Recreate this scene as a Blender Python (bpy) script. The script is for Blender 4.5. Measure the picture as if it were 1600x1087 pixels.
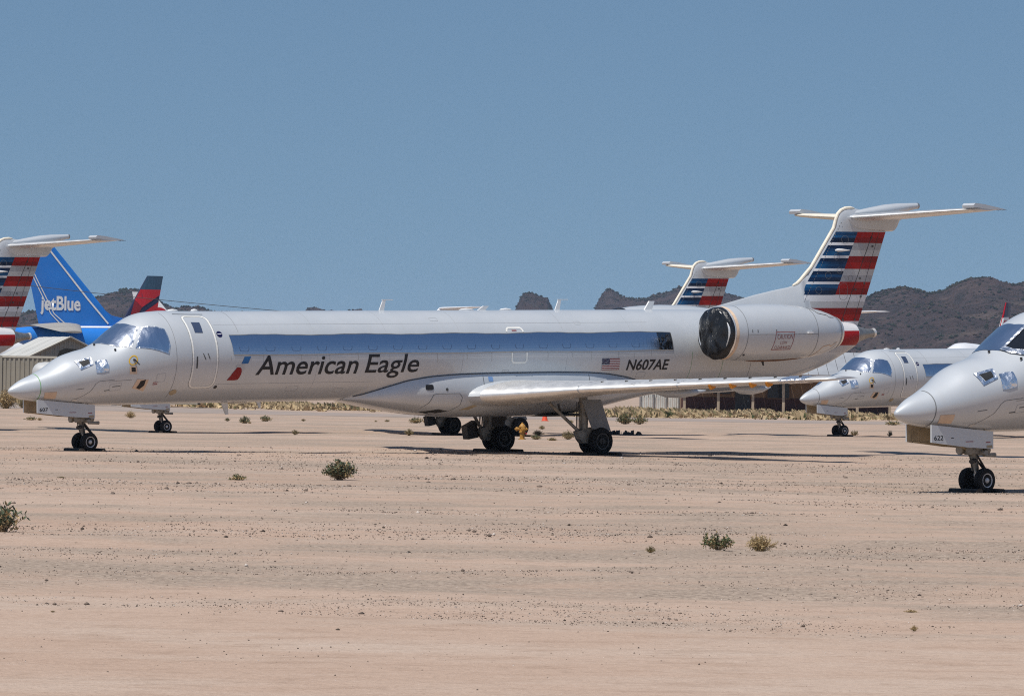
import bpy, bmesh, math, random
import numpy as np
from mathutils import Vector, Matrix

random.seed(7)
rng = np.random.default_rng(7)
for o in list(bpy.data.objects):
    bpy.data.objects.remove(o, do_unlink=True)
sc = bpy.context.scene
COL = sc.collection
R = math.radians

# ------------------------------------------------------------------ camera
EYE = 1.75
FPX = 6636.0          # focal length in pixels of a 1600 px wide picture
ROLL = 0.0148         # the photograph is hand held, tilted by 0.85 degrees
cam_d = bpy.data.cameras.new('camera')
cam = bpy.data.objects.new('camera', cam_d)
COL.objects.link(cam)
cam_d.sensor_width = 36.0
cam_d.sensor_fit = 'HORIZONTAL'
cam_d.lens = 36.0 * FPX / 1600.0
cam_d.clip_start = 0.5
cam_d.clip_end = 30000.0
_r = Vector((1, 0, ROLL)).normalized()
_u = Vector((-ROLL, 0, 1)).normalized()
_p = math.atan(61.5 / FPX)
_f = Vector((0, 1, 0)) * math.cos(_p) + _u * math.sin(_p)
_up = _u * math.cos(_p) - Vector((0, 1, 0)) * math.sin(_p)
cam.matrix_world = Matrix(((_r.x, _up.x, -_f.x, 0), (_r.y, _up.y, -_f.y, 0), (_r.z, _up.z, -_f.z, EYE), (0, 0, 0, 1)))
sc.camera = cam

# ------------------------------------------------------------------ sun and sky
SUN_EL = R(65)
SUN_AZ = math.atan2(-0.28, -0.375)      # from +Y towards +X
sun_vec = Vector((math.sin(SUN_AZ) * math.cos(SUN_EL), math.cos(SUN_AZ) * math.cos(SUN_EL), math.sin(SUN_EL)))
sd = bpy.data.lights.new('sun', 'SUN')
sd.energy = 4.7
sd.angle = R(0.5)
sd.color = (1.0, 0.955, 0.89)
sun = bpy.data.objects.new('sun', sd)
COL.objects.link(sun)
sun.rotation_euler = sun_vec.to_track_quat('Z', 'Y').to_euler()
W = bpy.data.worlds.new('World')
sc.world = W
W.use_nodes = True
wn = W.node_tree.nodes
wn.clear()
sky = wn.new('ShaderNodeTexSky')
sky.sky_type = 'NISHITA'
sky.sun_disc = False
sky.sun_elevation = SUN_EL
sky.sun_rotation = SUN_AZ
sky.altitude = 600
sky.air_density = 1.5
sky.dust_density = 0.0
sky.ozone_density = 4.0
bg = wn.new('ShaderNodeBackground')
bg.inputs['Strength'].default_value = 0.073
wo = wn.new('ShaderNodeOutputWorld')
# the clear desert air is dark and blue right down to the hills: read the sky a little above the true elevation
wt = wn.new('ShaderNodeTexCoord')
wa = wn.new('ShaderNodeVectorMath')
wa.operation = 'ADD'
wa.inputs[1].default_value = (0, 0, .17)
wz = wn.new('ShaderNodeVectorMath')
wz.operation = 'NORMALIZE'
wm = wn.new('ShaderNodeMix')
wm.data_type = 'RGBA'
wm.blend_type = 'MULTIPLY'
wm.inputs[0].default_value = 1.
wm.inputs[7].default_value = (.90, 1.0, 1.06, 1)
for a_, b_ in ((wt.outputs['Generated'], wa.inputs[0]), (wa.outputs[0], wz.inputs[0]), (wz.outputs[0], sky.inputs[0]), (sky.outputs[0], wm.inputs[6]), (wm.outputs[2], bg.inputs[0])):
    W.node_tree.links.new(a_, b_)
W.node_tree.links.new(bg.outputs[0], wo.inputs[0])
sc.view_settings.view_transform = 'Standard'
sc.view_settings.look = 'None'
sc.view_settings.exposure = 0.0
sc.view_settings.gamma = 1.0
sc.view_settings.use_curve_mapping = False
sc.cycles.max_bounces = 6
sc.cycles.use_denoising = False
sc.cycles.filter_width = 1.1


def at(px, py, D):
    """World point seen at a pixel of the 1600x1087 photograph, D metres away."""
    a = (px - 800) / FPX
    b = (605 - py) / FPX
    return Vector(((a - ROLL * b) * D, D, EYE + (b + ROLL * a) * D))


# ------------------------------------------------------------------ materials
def nodes_of(name):
    m = bpy.data.materials.new(name)
    m.use_nodes = True
    nt = m.node_tree
    return m, nt, nt.nodes['Principled BSDF']


def new(nt, kind, **kw):
    n = nt.nodes.new(kind)
    for k, v in kw.items():
        if k in n.inputs:
            n.inputs[k].default_value = v
        else:
            setattr(n, k, v)
    return n


def noise(nt, vec, scale, detail=4, rough=.55, **kw):
    n = new(nt, 'ShaderNodeTexNoise', Scale=scale, Detail=detail, Roughness=rough)
    if vec is not None:
        nt.links.new(vec, n.inputs['Vector'])
    return n.outputs['Fac']


def ramp(nt, fac, stops):
    r = nt.nodes.new('ShaderNodeValToRGB')
    el = r.color_ramp.elements
    while len(el) < len(stops):
        el.new(.5)
    for e, (p, c) in zip(el, stops):
        e.position = p
        e.color = (c, c, c, 1) if not isinstance(c, tuple) else (*c, 1)
    nt.links.new(fac, r.inputs[0])
    return r.outputs[0]


def mix(nt, fac, a, b, mode='MIX'):
    n = nt.nodes.new('ShaderNodeMix')
    n.data_type = 'RGBA'
    n.blend_type = mode
    for sock, v in ((n.inputs[0], fac), (n.inputs[6], a), (n.inputs[7], b)):
        if hasattr(v, 'links') or isinstance(v, bpy.types.NodeSocket):
            nt.links.new(v, sock)
        elif isinstance(v, tuple):
            sock.default_value = (*v, 1)
        else:
            sock.default_value = v
    return n.outputs[2]


def bump(nt, bsdf, h, strength, dist):
    b = new(nt, 'ShaderNodeBump', Strength=strength, Distance=dist)
    nt.links.new(h, b.inputs['Height'])
    nt.links.new(b.outputs[0], bsdf.inputs['Normal'])


def coords(nt, kind='Object', scale=None):
    t = nt.nodes.new('ShaderNodeTexCoord').outputs[kind]
    if scale is None:
        return t
    m = new(nt, 'ShaderNodeMapping')
    m.inputs['Scale'].default_value = scale
    nt.links.new(t, m.inputs['Vector'])
    return m.outputs[0]


def mat(name, col, rough=.5, metal=0., coat=0., vary=0., vscale=3., bmp=0., bscale=20., bdist=.01, spec=.5, stretch=None):
    m, nt, b = nodes_of(name)
    b.inputs['Base Color'].default_value = (*col, 1)
    b.inputs['Roughness'].default_value = rough
    b.inputs['Metallic'].default_value = metal
    b.inputs['Specular IOR Level'].default_value = spec
    b.inputs['Coat Weight'].default_value = coat
    b.inputs['Coat Roughness'].default_value = .06
    v = coords(nt, 'Object', stretch)
    if vary:
        f = noise(nt, v, vscale, 5, .6)
        lo = tuple(max(0, c * (1 - vary)) for c in col)
        hi = tuple(min(1, c * (1 + vary)) for c in col)
        nt.links.new(mix(nt, ramp(nt, f, [(.3, 0.), (.7, 1.)]), lo, hi), b.inputs['Base Color'])
        rr = nt.nodes.new('ShaderNodeMapRange')
        rr.inputs['To Min'].default_value = max(.02, rough - .06)
        rr.inputs['To Max'].default_value = min(1, rough + .1)
        nt.links.new(f, rr.inputs['Value'])
        nt.links.new(rr.outputs[0], b.inputs['Roughness'])
    if bmp:
        bump(nt, b, noise(nt, v, bscale, 4, .6), bmp, bdist)
    return m


MT = {}
# silver mica paint of the jets: faint dust streaks running down from the crown
m, nt, b = nodes_of('silver_mica_paint')
v = coords(nt)
base = noise(nt, v, .9, 6, .6)
vs = coords(nt, 'Object', (6, 1, .6))
streak = noise(nt, vs, 1.6, 5, .65)
c1 = mix(nt, ramp(nt, base, [(.35, 0.), (.7, 1.)]), (.49, .515, .535), (.54, .56, .575))
c2 = mix(nt, ramp(nt, streak, [(.52, 0.), (.85, .3)]), c1, (.46, .45, .43))
nt.links.new(c2, b.inputs['Base Color'])
b.inputs['Metallic'].default_value = .15
b.inputs['Roughness'].default_value = .38
b.inputs['Coat Weight'].default_value = .5
b.inputs['Coat Roughness'].default_value = .05
bump(nt, b, noise(nt, coords(nt, 'Object', (1, 1, 1)), 1.3, 3), .05, .02)
MT['paint'] = m
MT['seam'] = mat('panel_seam', (.16, .165, .17), .6)
MT['seam_faint'] = mat('faint_panel_seam', (.40, .41, .42), .6)
MT['grime_pale'] = mat('pale_run_off', (.42, .41, .39), .6)
MT['seam_dark'] = mat('dark_seam', (.05, .05, .05), .7)
MT['white'] = mat('white_paint', (.74, .74, .73), .4, vary=.06)
MT['offwhite'] = mat('door_outline_white', (.78, .77, .72), .5, vary=.06)
MT['cream'] = mat('cream_boot', (.72, .66, .54), .55, vary=.1, vscale=5)
MT['alu'] = mat('bare_aluminium', (.80, .78, .74), .42, .75, vary=.08, vscale=4, bmp=.06, bscale=5)
MT['steel'] = mat('dull_steel', (.36, .35, .33), .45, .85, vary=.2, vscale=6)
MT['gear'] = mat('gear_grey_enamel', (.27, .25, .215), .5, .15, vary=.42, vscale=7)
MT['gear_dark'] = mat('greasy_gear_metal', (.05, .046, .042), .55, .3, vary=.4, vscale=12)
MT['door_grey_shade'] = mat('gear_door_shaded_grey', (.24, .24, .235), .5, vary=.15, vscale=4)  # strut doors: the wing's shade is put into this darker grey
MT['primer'] = mat('beige_primer', (.36, .29, .19), .7, vary=.25, vscale=5)
MT['tyre'] = mat('tyre_rubber', (.007, .007, .007), .85, vary=.3, vscale=8)
MT['rim'] = mat('wheel_rim_paint', (.52, .51, .50), .5, .2, vary=.25, vscale=14)
MT['rim_dark'] = mat('dusty_dark_rim', (.11, .105, .10), .6, .2, vary=.25, vscale=14)
MT['black'] = mat('black_void', (.008, .008, .009), .6)
MT['title'] = mat('charcoal_lettering', (.016, .017, .021), .45, spec=.3)
MT['red_print'] = mat('faded_red_print', (.30, .09, .09), .6)
MT['navy'] = mat('navy_print', (.008, .010, .06), .5, spec=.2)
MT['blue_sym'] = mat('bright_blue_print', (.01, .12, .33), .45)
MT['pale_blue'] = mat('pale_blue_placard', (.16, .28, .50), .5)
MT['red_sym'] = mat('deep_red_print', (.24, .010, .012), .5, spec=.3)
MT['red'] = mat('stripe_red', (.34, .009, .007), .42, spec=.25, coat=.06, vary=.08, vscale=3)
MT['red2'] = mat('stripe_deep_red', (.23, .007, .006), .42, spec=.25, coat=.06, vary=.08, vscale=3)
MT['g1'] = mat('stripe_white', (.66, .66, .67), .35, coat=.3, vary=.05)
MT['g2'] = mat('stripe_light_grey', (.46, .46, .46), .35, coat=.3, vary=.05)
MT['g3'] = mat('stripe_mid_grey', (.33, .33, .345), .35, coat=.3, vary=.05)
for k, a, c in (('b1', (.003, .009, .032), (.006, .055, .15)), ('b2', (.002, .005, .016), (.004, .022, .07)), ('b3', (.003, .022, .075), (.012, .10, .24))):
    m, nt, b = nodes_of('stripe_blue_' + {'b1': 'mid', 'b2': 'navy', 'b3': 'bright'}[k])
    v = coords(nt, 'Object', (.55, .1, 2.6))
    f = noise(nt, v, 1.5, 3, .5)
    nt.links.new(mix(nt, ramp(nt, f, [(.36, 0.), (.62, 1.)]), a, c), b.inputs['Base Color'])
    b.inputs['Roughness'].default_value = .35
    b.inputs['Coat Weight'].default_value = .06
    b.inputs['Specular IOR Level'].default_value = .3
    MT[k] = m
MT['tag'] = mat('orange_cover', (.62, .24, .02), .6, vary=.15)
MT['tape'] = mat('masking_paper', (.62, .46, .33), .8, vary=.12, vscale=8, bmp=.4, bscale=14)
MT['yellow'] = mat('yellow_ring', (.65, .40, .03), .5)
MT['green'] = mat('green_line', (.16, .34, .14), .6)
MT['rust'] = mat('oil_stain', (.16, .07, .03), .8, vary=.3, vscale=6)
MT['glass'] = mat('dark_cockpit_glass', (.012, .013, .016), .08, spec=.6)
MT['grime'] = mat('dusty_grime', (.30, .28, .255), .7, vary=.2)


def foil(name, col, rough, b1, s1, b2, s2, stretch=(1, 1, 1)):
    m, nt, b = nodes_of(name)
    b.inputs['Base Color'].default_value = (*col, 1)
    b.inputs['Metallic'].default_value = 1.
    b.inputs['Roughness'].default_value = rough
    v = coords(nt, 'Object', stretch)
    h1 = noise(nt, v, s1, 3, .5)
    w = new(nt, 'ShaderNodeTexVoronoi', Scale=s2)
    w.feature = 'F1'
    nt.links.new(v, w.inputs['Vector'])
    ad = new(nt, 'ShaderNodeMath', operation='MULTIPLY_ADD')
    nt.links.new(w.outputs['Distance'], ad.inputs[0])
    ad.inputs[1].default_value = b2
    nt.links.new(h1, ad.inputs[2])
    bump(nt, b, ad.outputs[0], b1, .03)
    return m


MT['foil_blue'] = foil('blue_window_film', (.55, .61, .71), .27, .28, 1.5, .10, 3, (3.2, 1, .35))
MT['foil_ws'] = foil('windscreen_film', (.66, .70, .77), .25, .9, 2.4, .6, 2.6, (1, 1, .6))
MT['foil'] = foil('crinkled_foil', (.86, .87, .89), .34, 1., 8, 1.0, 6)
MT['foil_black'] = foil('dark_crumpled_film', (.19, .19, .20), .2, .8, 6, .6, 9)
MT['film_print'] = mat('window_imprint', (.17, .21, .30), .35, .8)
m, nt, b = nodes_of('black_plastic_cover')
b.inputs['Base Color'].default_value = (.010, .010, .011, 1)
b.inputs['Roughness'].default_value = .30
v = coords(nt, 'Object', (1.5, 1.5, .7))
bump(nt, b, noise(nt, v, 4.5, 5, .6), .7, .08)
MT['plastic'] = m


# ------------------------------------------------------------------ mesh helpers
class MB:
    def __init__(self):
        self.v, self.f, self.m = [], [], []

    def add(self, vs, fs, mi=0):
        k = len(self.v)
        self.v += [tuple(p) for p in vs]
        self.f += [tuple(i + k for i in f) for f in fs]
        self.m += [mi] * len(fs)
        return self

    def box(self, c, size, rot=None, mi=0):
        hx, hy, hz = (q / 2 for q in size)
        pts = [Vector((sx * hx, sy * hy, sz * hz)) for sz in (-1, 1) for sy in (-1, 1) for sx in (-1, 1)]
        if rot is not None:
            pts = [rot @ p for p in pts]
        pts = [p + Vector(c) for p in pts]
        return self.add(pts, [(0, 2, 3, 1), (4, 5, 7, 6), (0, 1, 5, 4), (2, 6, 7, 3), (0, 4, 6, 2), (1, 3, 7, 5)], mi)

    def loft(self, rings, mi=0, caps=True, closed=True):
        n = len(rings[0])
        vs = [p for r in rings for p in r]
        fs = []
        for i in range(len(rings) - 1):
            for j in range(n if closed else n - 1):
                a, b_ = i * n + j, i * n + (j + 1) % n
                fs.append((a, b_, b_ + n, a + n))
        if caps:
            fs.append(tuple(range(n))[::-1])
            fs.append(tuple((len(rings) - 1) * n + j for j in range(n)))
        return self.add(vs, fs, mi)

    def tube(self, pts, r, n=10, mi=0, caps=True):
        pts = [Vector(p) for p in pts]
        rs = r if isinstance(r, (list, tuple)) else [r] * len(pts)
        rings = []
        up = Vector((0.13, 0.37, 1)).normalized()
        for i, p in enumerate(pts):
            d = (pts[min(i + 1, len(pts) - 1)] - pts[max(i - 1, 0)]).normalized()
            x = d.cross(up)
            if x.length < 1e-3:
                x = d.cross(Vector((1, 0, 0)))
            x.normalize()
            y = d.cross(x)
            rings.append([p + (x * math.cos(2 * math.pi * k / n) + y * math.sin(2 * math.pi * k / n)) * rs[i] for k in range(n)])
        return self.loft(rings, mi, caps)

    def lathe(self, o, axis, prof, n=24, mi=0, caps=True):
        o, axis = Vector(o), Vector(axis).normalized()
        x = axis.cross(Vector((0, 0, 1)))
        if x.length < 1e-3:
            x = Vector((1, 0, 0))
        x.normalize()
        y = axis.cross(x)
        rings = [[o + axis * d + (x * math.cos(2 * math.pi * k / n) + y * math.sin(2 * math.pi * k / n)) * r for k in range(n)] for d, r in prof]
        return self.loft(rings, mi, caps)

    def prism(self, poly, vec, mi=0):
        vec = Vector(vec)
        n = len(poly)
        a = [Vector(p) - vec / 2 for p in poly]
        b_ = [Vector(p) + vec / 2 for p in poly]
        return self.add(a + b_, [tuple(range(n)), tuple(range(2 * n - 1, n - 1, -1))] + [(i, i + n, (i + 1) % n + n, (i + 1) % n) for i in range(n)], mi)

    def build(self, name, mats, parent=None, smooth=True, angle=35, recalc=True):
        me = bpy.data.meshes.new(name)
        me.from_pydata(self.v, [], self.f)
        if recalc:
            bm = bmesh.new()
            bm.from_mesh(me)
            bmesh.ops.recalc_face_normals(bm, faces=bm.faces)
            bm.to_mesh(me)
            bm.free()
        if not isinstance(mats, (list, tuple)):
            mats = [mats]
        for m_ in mats:
            me.materials.append(m_)
        if len(mats) > 1:
            me.polygons.foreach_set('material_index', self.m)
        if smooth:
            me.shade_smooth()
            me.set_sharp_from_angle(angle=R(angle))
        return link(name, me, parent)


def link(name, me, parent=None):
    o = bpy.data.objects.new(name, me)
    COL.objects.link(o)
    if parent is not None:
        o.parent = parent
    return o


def tag(o, label=None, cat=None, group=None, kind=None):
    for k, v_ in (('label', label), ('category', cat), ('group', group), ('kind', kind)):
        if v_:
            o[k] = v_
    return o


def thing(name, label, cat, loc=(0, 0, 0), rz=0., group=None):
    o = bpy.data.objects.new(name, None)
    COL.objects.link(o)
    o.empty_display_size = .3
    o.location = loc
    o.rotation_euler = (0, 0, rz)
    return tag(o, label, cat, group)


def copy_tree(o, parent=None, skip=()):
    c = o.copy()
    COL.objects.link(c)
    c.parent = parent
    for ch in o.children:
        if ch.name.split('.')[0] not in skip:
            copy_tree(ch, c, skip)
    return c


def mesh_np(name, V, F, mats, parent=None, mi=None, smooth=False):
    """Big mesh from numpy arrays: V (n,3), F (m,k)."""
    me = bpy.data.meshes.new(name)
    k = F.shape[1]
    me.vertices.add(len(V))
    me.vertices.foreach_set('co', np.ascontiguousarray(V, dtype=np.float32).ravel())
    me.loops.add(F.size)
    me.loops.foreach_set('vertex_index', np.ascontiguousarray(F, dtype=np.int32).ravel())
    me.polygons.add(len(F))
    me.polygons.foreach_set('loop_start', np.arange(0, F.size, k, dtype=np.int32))
    if not isinstance(mats, (list, tuple)):
        mats = [mats]
    for m_ in mats:
        me.materials.append(m_)
    if mi is not None:
        me.polygons.foreach_set('material_index', np.ascontiguousarray(mi, dtype=np.int32))
    me.update(calc_edges=True)
    if smooth:
        me.shade_smooth()
    return link(name, me, parent)


def decal(name, polys, mapf, material, parent, du=.15, dv=.08):
    """Flat print: polygons in surface coordinates (u, v) cut small and laid on a curved surface."""
    bm = polys if isinstance(polys, bmesh.types.BMesh) else bmesh.new()
    if bm is not polys:
        for poly in polys:
            bm.faces.new([bm.verts.new((p[0], p[1], 0)) for p in poly])
        bmesh.ops.triangulate(bm, faces=bm.faces[:])
    bm.verts.ensure_lookup_table()
    for ax, st in ((0, du), (1, dv)):
        if not st:
            continue
        lo = min(q.co[ax] for q in bm.verts)
        hi = max(q.co[ax] for q in bm.verts)
        x = math.floor(lo / st) * st + st
        while x < hi:
            no = (1, 0, 0) if ax == 0 else (0, 1, 0)
            bmesh.ops.bisect_plane(bm, geom=bm.verts[:] + bm.edges[:] + bm.faces[:], plane_co=(x if ax == 0 else 0, x if ax else 0, 0), plane_no=no)
            x += st
    for q in bm.verts:
        q.co = mapf(q.co.x, q.co.y)
    me = bpy.data.meshes.new(name)
    bm.to_mesh(me)
    bm.free()
    me.materials.append(material)
    return link(name, me, parent)


def ribbon(path, w, closed=True, vs=1.):
    """Quads along a path in (u, v); v is scaled by vs (metres per unit)."""
    P = [Vector((p[0], p[1] * vs)) for p in path]
    n = len(P)
    offs = []
    for i in range(n):
        a = P[i - 1] if (closed or i > 0) else P[i]
        c = P[(i + 1) % n] if (closed or i < n - 1) else P[i]
        d1 = (P[i] - a).normalized() if (P[i] - a).length > 1e-9 else (c - P[i]).normalized()
        d2 = (c - P[i]).normalized() if (c - P[i]).length > 1e-9 else d1
        d = (d1 + d2)
        d = d.normalized() if d.length > 1e-6 else d1
        nrm = Vector((-d.y, d.x))
        k = w / 2 / max(.5, nrm.dot(Vector((-d1.y, d1.x))))
        offs.append(nrm * k)
    out = []
    for i in range(n if closed else n - 1):
        j = (i + 1) % n
        q = [P[i] + offs[i], P[j] + offs[j], P[j] - offs[j], P[i] - offs[i]]
        out.append([(a.x, a.y / vs) for a in q])
    return out


def rrect(u0, v0, u1, v1, r, rv=None, k=4):
    rv = rv or r
    out = []
    for cx, cy, a0 in ((u1 - r, v1 - rv, 0), (u0 + r, v1 - rv, 90), (u0 + r, v0 + rv, 180), (u1 - r, v0 + rv, 270)):
        for i in range(k + 1):
            a = R(a0 + 90 * i / k)
            out.append((cx + r * math.cos(a), cy + rv * math.sin(a)))
    return out


def circle(u, v, ru, rv, n=20):
    return [(u + ru * math.cos(2 * math.pi * i / n), v + rv * math.sin(2 * math.pi * i / n)) for i in range(n)]


def text_bm(s, u0, u1, v0, v1, shear=0., offset=0., flip=False, spacing=1.):
    """Lettering as a flat bmesh scaled into a box of (u, v)."""
    cu = bpy.data.curves.new('lettering', 'FONT')
    cu.body = s
    cu.shear = shear
    cu.offset = offset
    cu.resolution_u = 4
    cu.space_character = spacing
    o = bpy.data.objects.new('lettering', cu)
    COL.objects.link(o)
    dg = bpy.context.evaluated_depsgraph_get()
    me = bpy.data.meshes.new_from_object(o.evaluated_get(dg), depsgraph=dg)
    bpy.data.objects.remove(o)
    bpy.data.curves.remove(cu)
    bm = bmesh.new()
    bm.from_mesh(me)
    bpy.data.meshes.remove(me)
    bmesh.ops.triangulate(bm, faces=bm.faces[:])
    xs = [q.co.x for q in bm.verts]
    ys = [q.co.y for q in bm.verts]
    x0, x1, y0, y1 = min(xs), max(xs), min(ys), max(ys)
    for q in bm.verts:
        t = (q.co.x - x0) / (x1 - x0)
        q.co = Vector(((u1 + (u0 - u1) * t) if flip else (u0 + (u1 - u0) * t), v0 + (v1 - v0) * (q.co.y - y0) / (y1 - y0), 0))
    return bm


def naca(x, t):
    return 5 * t * (.2969 * math.sqrt(max(x, 0)) - .126 * x - .3516 * x * x + .2843 * x ** 3 - .1036 * x ** 4)


# ------------------------------------------------------------------ value noise (numpy)
_T = rng.random((256, 256))


def vnoise(x, y):
    xi, yi = np.floor(x).astype(int), np.floor(y).astype(int)
    fx, fy = x - xi, y - yi
    fx, fy = fx * fx * (3 - 2 * fx), fy * fy * (3 - 2 * fy)
    g = lambda i, j: _T[i & 255, j & 255]
    return (g(xi, yi) * (1 - fx) + g(xi + 1, yi) * fx) * (1 - fy) + (g(xi, yi + 1) * (1 - fx) + g(xi + 1, yi + 1) * fx) * fy


def fbm(x, y, oct=4, gain=.5):
    s, a, t = 0, 1., 0
    for i in range(oct):
        s = s + a * vnoise(x * 2 ** i + 17.3 * i, y * 2 ** i + 5.1 * i)
        t += a
        a *= gain
    return s / t


# ------------------------------------------------------------------ poses of the five parked jets
H0 = 2.20
POSE = {  # nose x, nose depth, heading of the tail, height of the axis over the eye, nose-down angle
    'main': (-12.076, 102.053, .6706, .4974, .0254),
    'near': (6.960, 76.887, .7154, .398, .0238),
    'far': (11.257, 165.517, .6943, .464, .0258),
    'behind': (-14.081, 149.617, .6705, .4046, .0243),
    'tail': (-38.728, 133.965, .7194, .4127, .0246),
}
NOSE_C = (2.165, 0, -2.256)
MAIN_C = ((16.6, 2.05, -2.645), (16.6, -2.05, -2.645))


def pose_pt(k, s, p, z):
    X, D, ps, z0, th = POSE[k]
    return Vector((X + s * math.cos(ps) + p * math.sin(ps), D + s * math.sin(ps) - p * math.cos(ps), EYE + z0 + z + s * math.sin(th)))


contacts = [pose_pt(k, *c) for k in POSE for c in (NOSE_C, *MAIN_C)]
CP = np.array([[c.x, c.y] for c in contacts])
CZ = np.array([c.z for c in contacts])
_K = np.exp(-((CP[:, None] - CP[None]) ** 2).sum(-1) / (2 * 4.0 ** 2))
_WT = np.linalg.solve(_K + 1e-4 * np.eye(len(CP)), CZ)


def ground_z(x, y):
    x, y = np.asarray(x, float), np.asarray(y, float)
    d2 = (x[..., None] - CP[:, 0]) ** 2 + (y[..., None] - CP[:, 1]) ** 2
    z = (np.exp(-d2 / 32.) * _WT).sum(-1)
    calm = 1 - np.exp(-d2.min(-1) / 4.)
    far = np.clip((215 - y) / 40, 0, 1) * np.clip((90 - np.abs(x)) / 20, 0, 1)
    mic = (fbm(x * .35, y * .55, 3) - .5) * .085 + (fbm(x * 1.3 + 9, y * 1.9, 2) - .5) * .042
    smooth = np.clip((y - 30 - (fbm(x * .2, y * .2, 2) - .5) * 6) / 6, .25, 1)
    berm = .42 * np.exp(-((x + 34) / 16.) ** 2) * np.clip((y - 225) / 25, 0, 1) * np.clip((420 - y) / 60, 0, 1)
    return z + mic * calm * far * smooth + berm


def gz(x, y):
    return float(ground_z(np.array([x]), np.array([y]))[0])


def on_ground(px, py, D=None):
    """Ground point seen at a pixel of the photograph."""
    if D is None:
        D = EYE * FPX / (py - 605 - ROLL * (px - 800))
    x = (px - 800) / FPX * D
    return Vector((x, D, gz(x, D)))


# ------------------------------------------------------------------ ground
m, nt, b = nodes_of('desert_sand_and_gravel')
geo = nt.nodes.new('ShaderNodeNewGeometry').outputs['Position']
mp = new(nt, 'ShaderNodeMapping')
mp.inputs['Scale'].default_value = (.55, 1.0, 1.0)
nt.links.new(geo, mp.inputs['Vector'])
P_ = mp.outputs[0]
big = noise(nt, P_, .11, 5, .6)
mid = noise(nt, P_, .55, 5, .65)
sand = mix(nt, ramp(nt, big, [(.3, 0.), (.7, 1.)]), (.42, .297, .222), (.475, .357, .278))
sand = mix(nt, ramp(nt, mid, [(.45, 0.), (.72, .7)]), sand, (.50, .405, .33))
sand = mix(nt, ramp(nt, noise(nt, P_, 2.3, 5, .75), [(.50, 0.), (.68, .55)]), sand, (.315, .215, .155))
sand = mix(nt, ramp(nt, noise(nt, geo, 6.5, 4, .8), [(.52, 0.), (.72, .5)]), sand, (.27, .19, .14))
gm = new(nt, 'ShaderNodeMath', operation='MULTIPLY_ADD')
nt.links.new(mid, gm.inputs[0])
gm.inputs[1].default_value = .75
nt.links.new(noise(nt, P_, .17, 4, .7), gm.inputs[2])
sep = nt.nodes.new('ShaderNodeSeparateXYZ')
nt.links.new(geo, sep.inputs[0])
# the smooth driven track nearest the camera has hardly any gravel on it
wob = new(nt, 'ShaderNodeMath', operation='MULTIPLY_ADD')
nt.links.new(noise(nt, geo, .22, 3), wob.inputs[0])
wob.inputs[1].default_value = 7.
nt.links.new(sep.outputs['Y'], wob.inputs[2])
xt = new(nt, 'ShaderNodeMath', operation='MULTIPLY_ADD')
nt.links.new(sep.outputs['X'], xt.inputs[0])
xt.inputs[1].default_value = .45
nt.links.new(wob.outputs[0], xt.inputs[2])
trk = nt.nodes.new('ShaderNodeMapRange')
trk.inputs['From Min'].default_value = 34.
trk.inputs['From Max'].default_value = 36.5
nt.links.new(xt.outputs[0], trk.inputs['Value'])
gmask = new(nt, 'ShaderNodeMath', operation='MULTIPLY')
nt.links.new(ramp(nt, gm.outputs[0], [(.78, 0.), (1.0, 1.)]), gmask.inputs[0])
nt.links.new(trk.outputs[0], gmask.inputs[1])
fine = noise(nt, geo, 14., 4, .8)
grav = mix(nt, ramp(nt, fine, [(.36, 0.), (.62, 1.)]), (.21, .16, .125), (.43, .342, .268))
col = mix(nt, gmask.outputs[0], sand, grav)
# loose small stones: dark and pale specks everywhere, denser on the gravel
vo = new(nt, 'ShaderNodeTexVoronoi', Scale=12.)
nt.links.new(geo, vo.inputs['Vector'])
sp = ramp(nt, vo.outputs['Distance'], [(.10, 1.), (.2, 0.)])
spm = new(nt, 'ShaderNodeMath', operation='MULTIPLY')
nt.links.new(sp, spm.inputs[0])
nt.links.new(ramp(nt, noise(nt, geo, 1.1, 4, .7), [(.47, 0.), (.62, .8)]), spm.inputs[1])
spt = new(nt, 'ShaderNodeMath', operation='MULTIPLY')
nt.links.new(spm.outputs[0], spt.inputs[0])
nt.links.new(trk.outputs[0], spt.inputs[1])
col = mix(nt, spt.outputs[0], col, mix(nt, ramp(nt, vo.outputs['Color'], [(.35, 0.), (.8, 1.)]), (.10, .07, .055), (.5, .42, .36)))
col = mix(nt, ramp(nt, noise(nt, geo, 26., 3, .7), [(.3, .55), (.55, 0.)]), col, mix(nt, 1., col, (.62, .58, .55), 'MULTIPLY'))
nt.links.new(col, b.inputs['Base Color'])
b.inputs['Roughness'].default_value = .95
b.inputs['Specular IOR Level'].default_value = .15
hb = new(nt, 'ShaderNodeMath', operation='MULTIPLY_ADD')
nt.links.new(fine, hb.inputs[0])
hb.inputs[1].default_value = .5
nt.links.new(mid, hb.inputs[2])
bump(nt, b, hb.outputs[0], .75, .06)
MT['ground'] = m


def axis_grid(lo, hi, step, far, ratio=1.25):
    a = list(np.arange(lo, hi + 1e-6, step))
    d = step
    x = lo
    left = []
    while x > far[0]:
        d *= ratio
        x -= d
        left.append(x)
    d = step
    x = hi
    right = []
    while x < far[1]:
        d *= ratio
        x += d
        right.append(x)
    return np.array(left[::-1] + a + right)


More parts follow.
